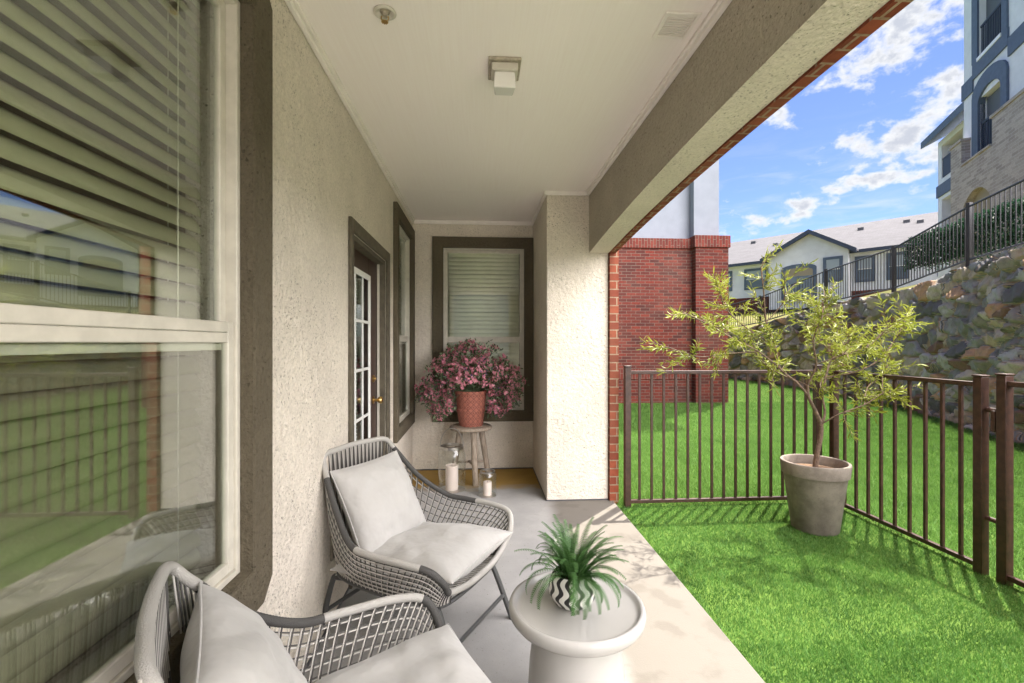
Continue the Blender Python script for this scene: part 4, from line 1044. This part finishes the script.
# ------------------------------------------------------------------ stool, flower pot, flowers
M_wood = mat('weathered_wood', lambda N, bs, obj, out: N.l.new(N.mixc(N.ss(N.noise(N.new('ShaderNodeVectorMath', {0: obj, 1: (8, 8, 1)}, operation='MULTIPLY').outputs[0], 9, 5, .6), .3, .7), (.20, .155, .115), (.36, .30, .235)), bs.inputs['Base Color']), rough=.75)
sx_, sy_ = -.095, 4.47
sto = empty('wooden_stool', (sx_, sy_, 0), 0, 'round weathered wooden stool under the pink flowers', 'stool')
MB().lathe([(.001, .485), (.185, .485), (.198, .490), (.203, .502), (.198, .515), (.185, .520), (.001, .520)], n=48).build('stool_seat', M_wood, sto, angle=60)
legs = [(-76, 0), (28, 1), (158, 2)]
for adeg, _ in legs:
    a = R(adeg); ca, sa = math.cos(a), math.sin(a)
    MB().tube([(ca*.11, sa*.11, .484), (ca*.19, sa*.19, 0)], [.030, .026], 10).build('leg', M_wood, sto)
MB().tube([(math.cos(R(28))*.165, math.sin(R(28))*.165, .16), (math.cos(R(158))*.165, math.sin(R(158))*.165, .16)], .011, 8).build('stretcher', M_wood, sto)
MB().tube([(math.cos(R(-76))*.165, math.sin(R(-76))*.165, .17), (-.02, .07, .165)], .011, 8).build('stretcher', M_wood, sto)
def terraf(N, bs, obj, out):
    s_ = N.new('ShaderNodeSeparateXYZ', {0: obj}); a = N.math('ARCTAN2', s_.outputs[0], s_.outputs[1])
    uu = N.math('MULTIPLY', a, 8/math.pi*1.0); vv = N.math('MULTIPLY', s_.outputs[2], 19.0)
    fx = N.math('ABSOLUTE', N.math('SUBTRACT', N.math('FRACT', uu), .5)); fy = N.math('ABSOLUTE', N.math('SUBTRACT', N.math('FRACT', vv), .5))
    dd = N.math('ADD', fx, fy); ln = N.math('ABSOLUTE', N.math('SUBTRACT', dd, .5)); k = N.ss(ln, .06, .11, 1, 0)
    k2 = N.ss(dd, .16, .20, 1, 0); kk = N.math('MAXIMUM', k, k2)
    N.l.new(N.mixc(N.math('MULTIPLY', kk, .75), (.36, .125, .085), (.12, .04, .03)), bs.inputs['Base Color'])
    N.l.new(N.new('ShaderNodeBump', {'Height': kk, 'Strength': .8, 'Distance': .006, }, invert=True).outputs[0], bs.inputs['Normal'])
fpot = empty('potted_flowers', (sx_, sy_, .5205), 0, 'pink flowering plant in a patterned terracotta pot on the stool', 'potted plant')
MB().lathe([(.001, 0), (.108, 0), (.112, .01), (.130, .135), (.136, .137), (.137, .160), (.132, .163), (.148, .305), (.155, .307), (.156, .330), (.146, .332), (.140, .30), (.138, .29), (.001, .29)], n=56).build('pot', mat('terracotta', terraf, rough=.7), fpot, angle=40)
MB().lathe([(.001, .30), (.09, .298), (.135, .2925), (.135, .291), (.001, .291)], n=24).build('soil', MATS['soil'], fpot)
M_ft = mat('petal', bladef((.72, .24, .34), (.85, .45, .50), (.52, .13, .22)), rough=.6)
M_fl = mat('flower_leaf', bladef((.10, .14, .07), (.16, .21, .11), (.06, .09, .05)), rough=.6)
M_fv = mat('petal_violet', bladef((.16, .12, .32), (.22, .18, .42), (.10, .08, .2)), rough=.6)
cs = []; ds = []; hv = []; hf = []; vv_ = []; vf = []
def blossom(vs, fs, c_, nrm_, r):
    nrm_ = nrm_.normalized(); a = nrm_.orthogonal().normalized(); b = nrm_.cross(a); ph = random.uniform(0, 6)
    for k in range(5):
        t = ph+k*2*math.pi/5; dr_ = a*math.cos(t)+b*math.sin(t); sd = nrm_.cross(dr_); o = len(vs)
        vs.extend([c_, c_+dr_*r*.6+sd*r*.42+nrm_*r*.28, c_+dr_*r+nrm_*r*.15, c_+dr_*r*.6-sd*r*.42+nrm_*r*.28]); fs.append((o, o+1, o+2, o+3))
stems = MB()
lobes = [(-.10, -.02, .56, .27), (.13, -.02, .53, .24), (-.30, -.04, .42, .19), (.33, -.03, .42, .17), (-.27, -.08, .22, .14), (.26, -.06, .24, .15), (-.02, .02, .64, .20), (0, -.12, .46, .2), (-.38, -.02, .32, .12), (.36, 0, .32, .12)]
cl = 0
while cl < 620:
    lx, ly, lz, lr = random.choice(lobes); v = Vector((random.gauss(0, 1), random.gauss(0, 1), random.gauss(0, 1))).normalized()*lr*random.uniform(.55, 1.04)
    v.y *= .85; c_ = Vector((lx, ly, lz))+v
    if c_.y > .30 or (abs(c_.x) < .17 and c_.z < .40) : continue
    if c_.x < -.56: continue
    cl += 1
    outn = (c_-Vector((0, 0, .38))).normalized()
    for q in range(random.randint(4, 8)):
        blossom(hv, hf, c_+Vector([random.gauss(0, .013) for _ in range(3)]), outn+Vector([random.gauss(0, .5) for _ in range(3)]), random.uniform(.013, .020))
    if random.random() < .35:
        for q in range(3): blossom(vv_, vf, c_+Vector([random.gauss(0, .022) for _ in range(3)]), outn, .008)
    for q in range(7): cs.append(c_*.985+Vector([random.gauss(0, .022) for _ in range(3)])); ds.append(outn+Vector([random.gauss(0, .9) for _ in range(3)]))
    if cl % 4 == 0:
        b0 = Vector((random.uniform(-.07, .07), random.uniform(-.07, .07), .295)); stems.tube(bez([b0, b0.lerp(c_, .5)+Vector((0, 0, .07)), c_], 5), .0022, 4)
leaves_mesh('leaves', cs, ds, .035, .008, M_fl, fpot)
for nm, a_, b_, m in (('blossoms', hv, hf, M_ft), ('small_violet_blossoms', vv_, vf, M_fv)):
    me = bpy.data.meshes.new(nm); me.from_pydata([tuple(v) for v in a_], [], b_); me.materials.append(m); o = bpy.data.objects.new(nm, me); COL.objects.link(o); o.parent = fpot
stems.build('stems', M_fl, fpot)

# ------------------------------------------------------------------ lanterns
M_steel = mat('brushed_steel', base=(.50, .48, .45), rough=.32, metal=1)
M_wax = mat('candle_wax', base=(.66, .55, .50), rough=.6)
def lantern(label, loc, r, h, handle):
    t = empty('glass_lantern', loc, 0, label, 'lantern', 'glass candle lanterns by the stool')
    MB().lathe([(r, .004), (r, h*.80), (r*.93, h*.88), (r*.80, h*.93), (r*.80, h*.95), (r*.77, h*.95), (r*.77, h*.925), (r*.90, h*.87), (r-.004, h*.79), (r-.004, .008), (r-.004, .0045)], n=40, cap=False).build('glass_cylinder', M_clear, t, angle=60)
    MB().lathe([(.001, 0), (r*.98, 0), (r, .0035), (r*.5, .004), (.001, .004)], n=32).build('base', M_steel, t)
    MB().lathe([(r*.83, h*.935), (r*.84, h), (r*.78, h*1.01), (r*.70, h*1.01), (r*.70, h*.97), (r*.825, h*.93)], n=36, cap=False).build('metal_collar', M_steel, t, angle=50)
    cr_ = r*.46; ch = h*.56
    c_ = MB().lathe([(.001, .0045), (cr_, .0045), (cr_, ch-.004), (cr_*.9, ch), (cr_*.7, ch-.006), (.001, ch-.008)], n=28).build('candle', M_wax, t, angle=50)
    MB().tube([(0, 0, ch-.008), (.001, 0, ch+.006)], .0012, 5).build('wick', M_dgrey, c_)
    if handle: MB().tube([(-r*.84+(r*.84)*(1-math.cos(math.pi*k/16)), -.01+.0*k, h*.98+math.sin(math.pi*k/16)*h*.42) for k in range(17)], .004, 6).build('handle', M_steel, t)
    return t
lantern('taller glass candle lantern with wire handle in front of the stool', (-.258, 4.20, 0), .122, .39, True)
lantern('shorter glass candle lantern at the right of the stool', (.055, 4.02, 0), .078, .21, False)

# ------------------------------------------------------------------ planter with the small tree
def potf(N, bs, obj, out):
    n = N.noise(obj, 7, 6, .65); n2 = N.noise(obj, 90, 3, .6)
    c = N.mixc(N.ss(n, .3, .7), (.14, .118, .098), (.25, .215, .18)); c = N.mixc(N.ss(n2, .62, .7, 0, .6), c, (.09, .08, .07))
    N.l.new(c, bs.inputs['Base Color']); N.l.new(N.new('ShaderNodeBump', {'Height': n2, 'Strength': .3, 'Distance': .004}).outputs[0], bs.inputs['Normal'])
pt = empty('potted_tree', (2.385, 3.215, 0), 0, 'tall thin yellow green willowy tree in a grey concrete pot', 'potted tree')
MB().lathe([(.001, -.03), (.140, -.03), (.148, -.022), (.197, .36), (.199, .364), (.210, .367), (.219, .447), (.215, .456), (.201, .456), (.196, .45), (.186, .38), (.001, .38)], n=64).build('pot', mat('concrete_pot', potf, rough=.85), pt, angle=40)
MB().lathe([(.001, .415), (.10, .41), (.190, .39), (.187, .381), (.001, .381)], n=30).build('soil', mat('soil_brown', base=(.16, .10, .06), rough=1, vary=.4, vscale=60, bump=1, bscale=70), pt)
M_bark = mat('bark', base=(.13, .088, .06), rough=.85, vary=.35, vscale=40, bump=.6, bscale=60)
K_ = 1/146.
def tp(px, py, dy=0):   # planter-plane metres
    return Vector(((px-818)*.00665+.0, dy, (343-py)*.00665*1.0+1.30))
trunk = bez([(.0, 0, .39), (.02, .0, .52), (.045, 0, .64), (.05, .01, .72), (.0, .0, .82), (-.055, -.01, .92), (-.07, -.02, 1.0)], 6)
mb = MB(); nT = len(trunk); mb.tube(trunk, [.0185-.009*i/nT for i in range(nT)], 10)
tips = []
def limb(pts, r0, r1=.004):
    r0 *= .68; b = bez(pts, 6); n = len(b); mb.tube(b, [r0+(r1-r0)*i/(n-1) for i in range(n)], 7); return b
T = lambda x, y, z: Vector((x, y, z))
L1 = [limb([T(.05, .0, .70), T(.09, .02, .80), T(.08, .03, .92), T(.12, .05, 1.05), T(.20, .08, 1.20), T(.30, .05, 1.32)], .014),
      limb([T(-.06, -.01, .93), T(-.15, -.02, 1.02), T(-.24, .03, 1.12), T(-.27, .04, 1.28), T(-.33, .05, 1.45), T(-.38, .0, 1.66), T(-.40, .0, 1.84)], .013),
      limb([T(-.07, -.02, 1.0), T(-.05, -.08, 1.15), T(-.10, -.12, 1.32), T(-.06, -.15, 1.48), T(-.02, -.1, 1.60)], .011),
      limb([T(-.24, .03, 1.12), T(-.42, .0, 1.24), T(-.62, -.06, 1.32), T(-.82, -.10, 1.42), T(-1.0, -.12, 1.50)], .009),
      limb([T(-.42, .0, 1.24), T(-.60, .1, 1.22), T(-.80, .12, 1.20), T(-1.04, .10, 1.27)], .006),
      limb([T(-.27, .04, 1.28), T(-.45, .12, 1.42), T(-.58, .15, 1.56), T(-.66, .1, 1.70)], .007),
      limb([T(.12, .05, 1.05), T(.28, -.05, 1.10), T(.42, -.1, 1.20), T(.55, -.08, 1.36), T(.64, -.05, 1.46)], .008),
      limb([T(.05, 0, .72), T(.14, -.06, .80), T(.27, -.12, .87), T(.40, -.15, .96), T(.46, -.15, .92)], .007),
      limb([T(.20, .08, 1.20), T(.15, .15, 1.34), T(.20, .2, 1.46), T(.16, .2, 1.60)], .006),
      limb([T(-.05, -.08, 1.15), T(.05, -.2, 1.22), T(.16, -.28, 1.28), T(.28, -.3, 1.40)], .006),
      limb([T(-.07, -.02, 1.0), T(-.18, .15, 1.08), T(-.25, .26, 1.18), T(-.3, .3, 1.34)], .006),
      limb([T(.08, .03, .92), T(.18, .18, 1.0), T(.32, .26, 1.10), T(.42, .3, 1.24)], .006),
      limb([T(.27, -.12, .87), T(.38, -.02, .98), T(.52, .02, 1.06), T(.60, .04, 1.16)], .005),
      limb([T(-.33, .05, 1.45), T(-.22, .02, 1.60), T(-.24, 0, 1.74)], .005)]
wts = [1.3, 1.3, 1.5, 1.2, 1.0, 1.0, 1.2, 1.4, 1.0, 1.3, 1.2, 1.2, .9, .7]
cs, ds = [], []
for b, wt in zip(L1, wts):
    n = len(b)
    for k in range(int(14*wt)):
        i = random.randint(int(n*.30), n-1); p0 = b[i]; tdir = (b[min(i+1, n-1)]-b[max(i-1, 0)]).normalized()
        d = (tdir*.8+Vector((random.gauss(0, .8), random.gauss(0, .8), random.gauss(.12, .55)))).normalized(); L_ = random.uniform(.10, .26)
        tw = [p0]; cur = d.copy()
        for s in range(6):
            cur = (cur+Vector((random.gauss(0, .12), random.gauss(0, .12), -.06))).normalized(); tw.append(tw[-1]+cur*L_/6)
        mb.tube(tw, [.0028, .0025, .0022, .002, .0017, .0014, .001], 4)
        for s in range(1, 7):
            for r in range(random.randint(2, 5)):
                q = tw[s-1].lerp(tw[s], random.random()); cs.append(q); ds.append((cur+Vector((random.gauss(0, .75), random.gauss(0, .75), random.gauss(0, .6)))).normalized())
mb.build('trunk', M_bark, pt)
M_wleaf = mat('willow_leaf', bladef((.20, .24, .025), (.33, .36, .05), (.10, .14, .018)), rough=.45, spec=.4)
leaves_mesh('leaves', cs, ds, .062, .0044, M_wleaf, pt, fold=.4, curl=.8)
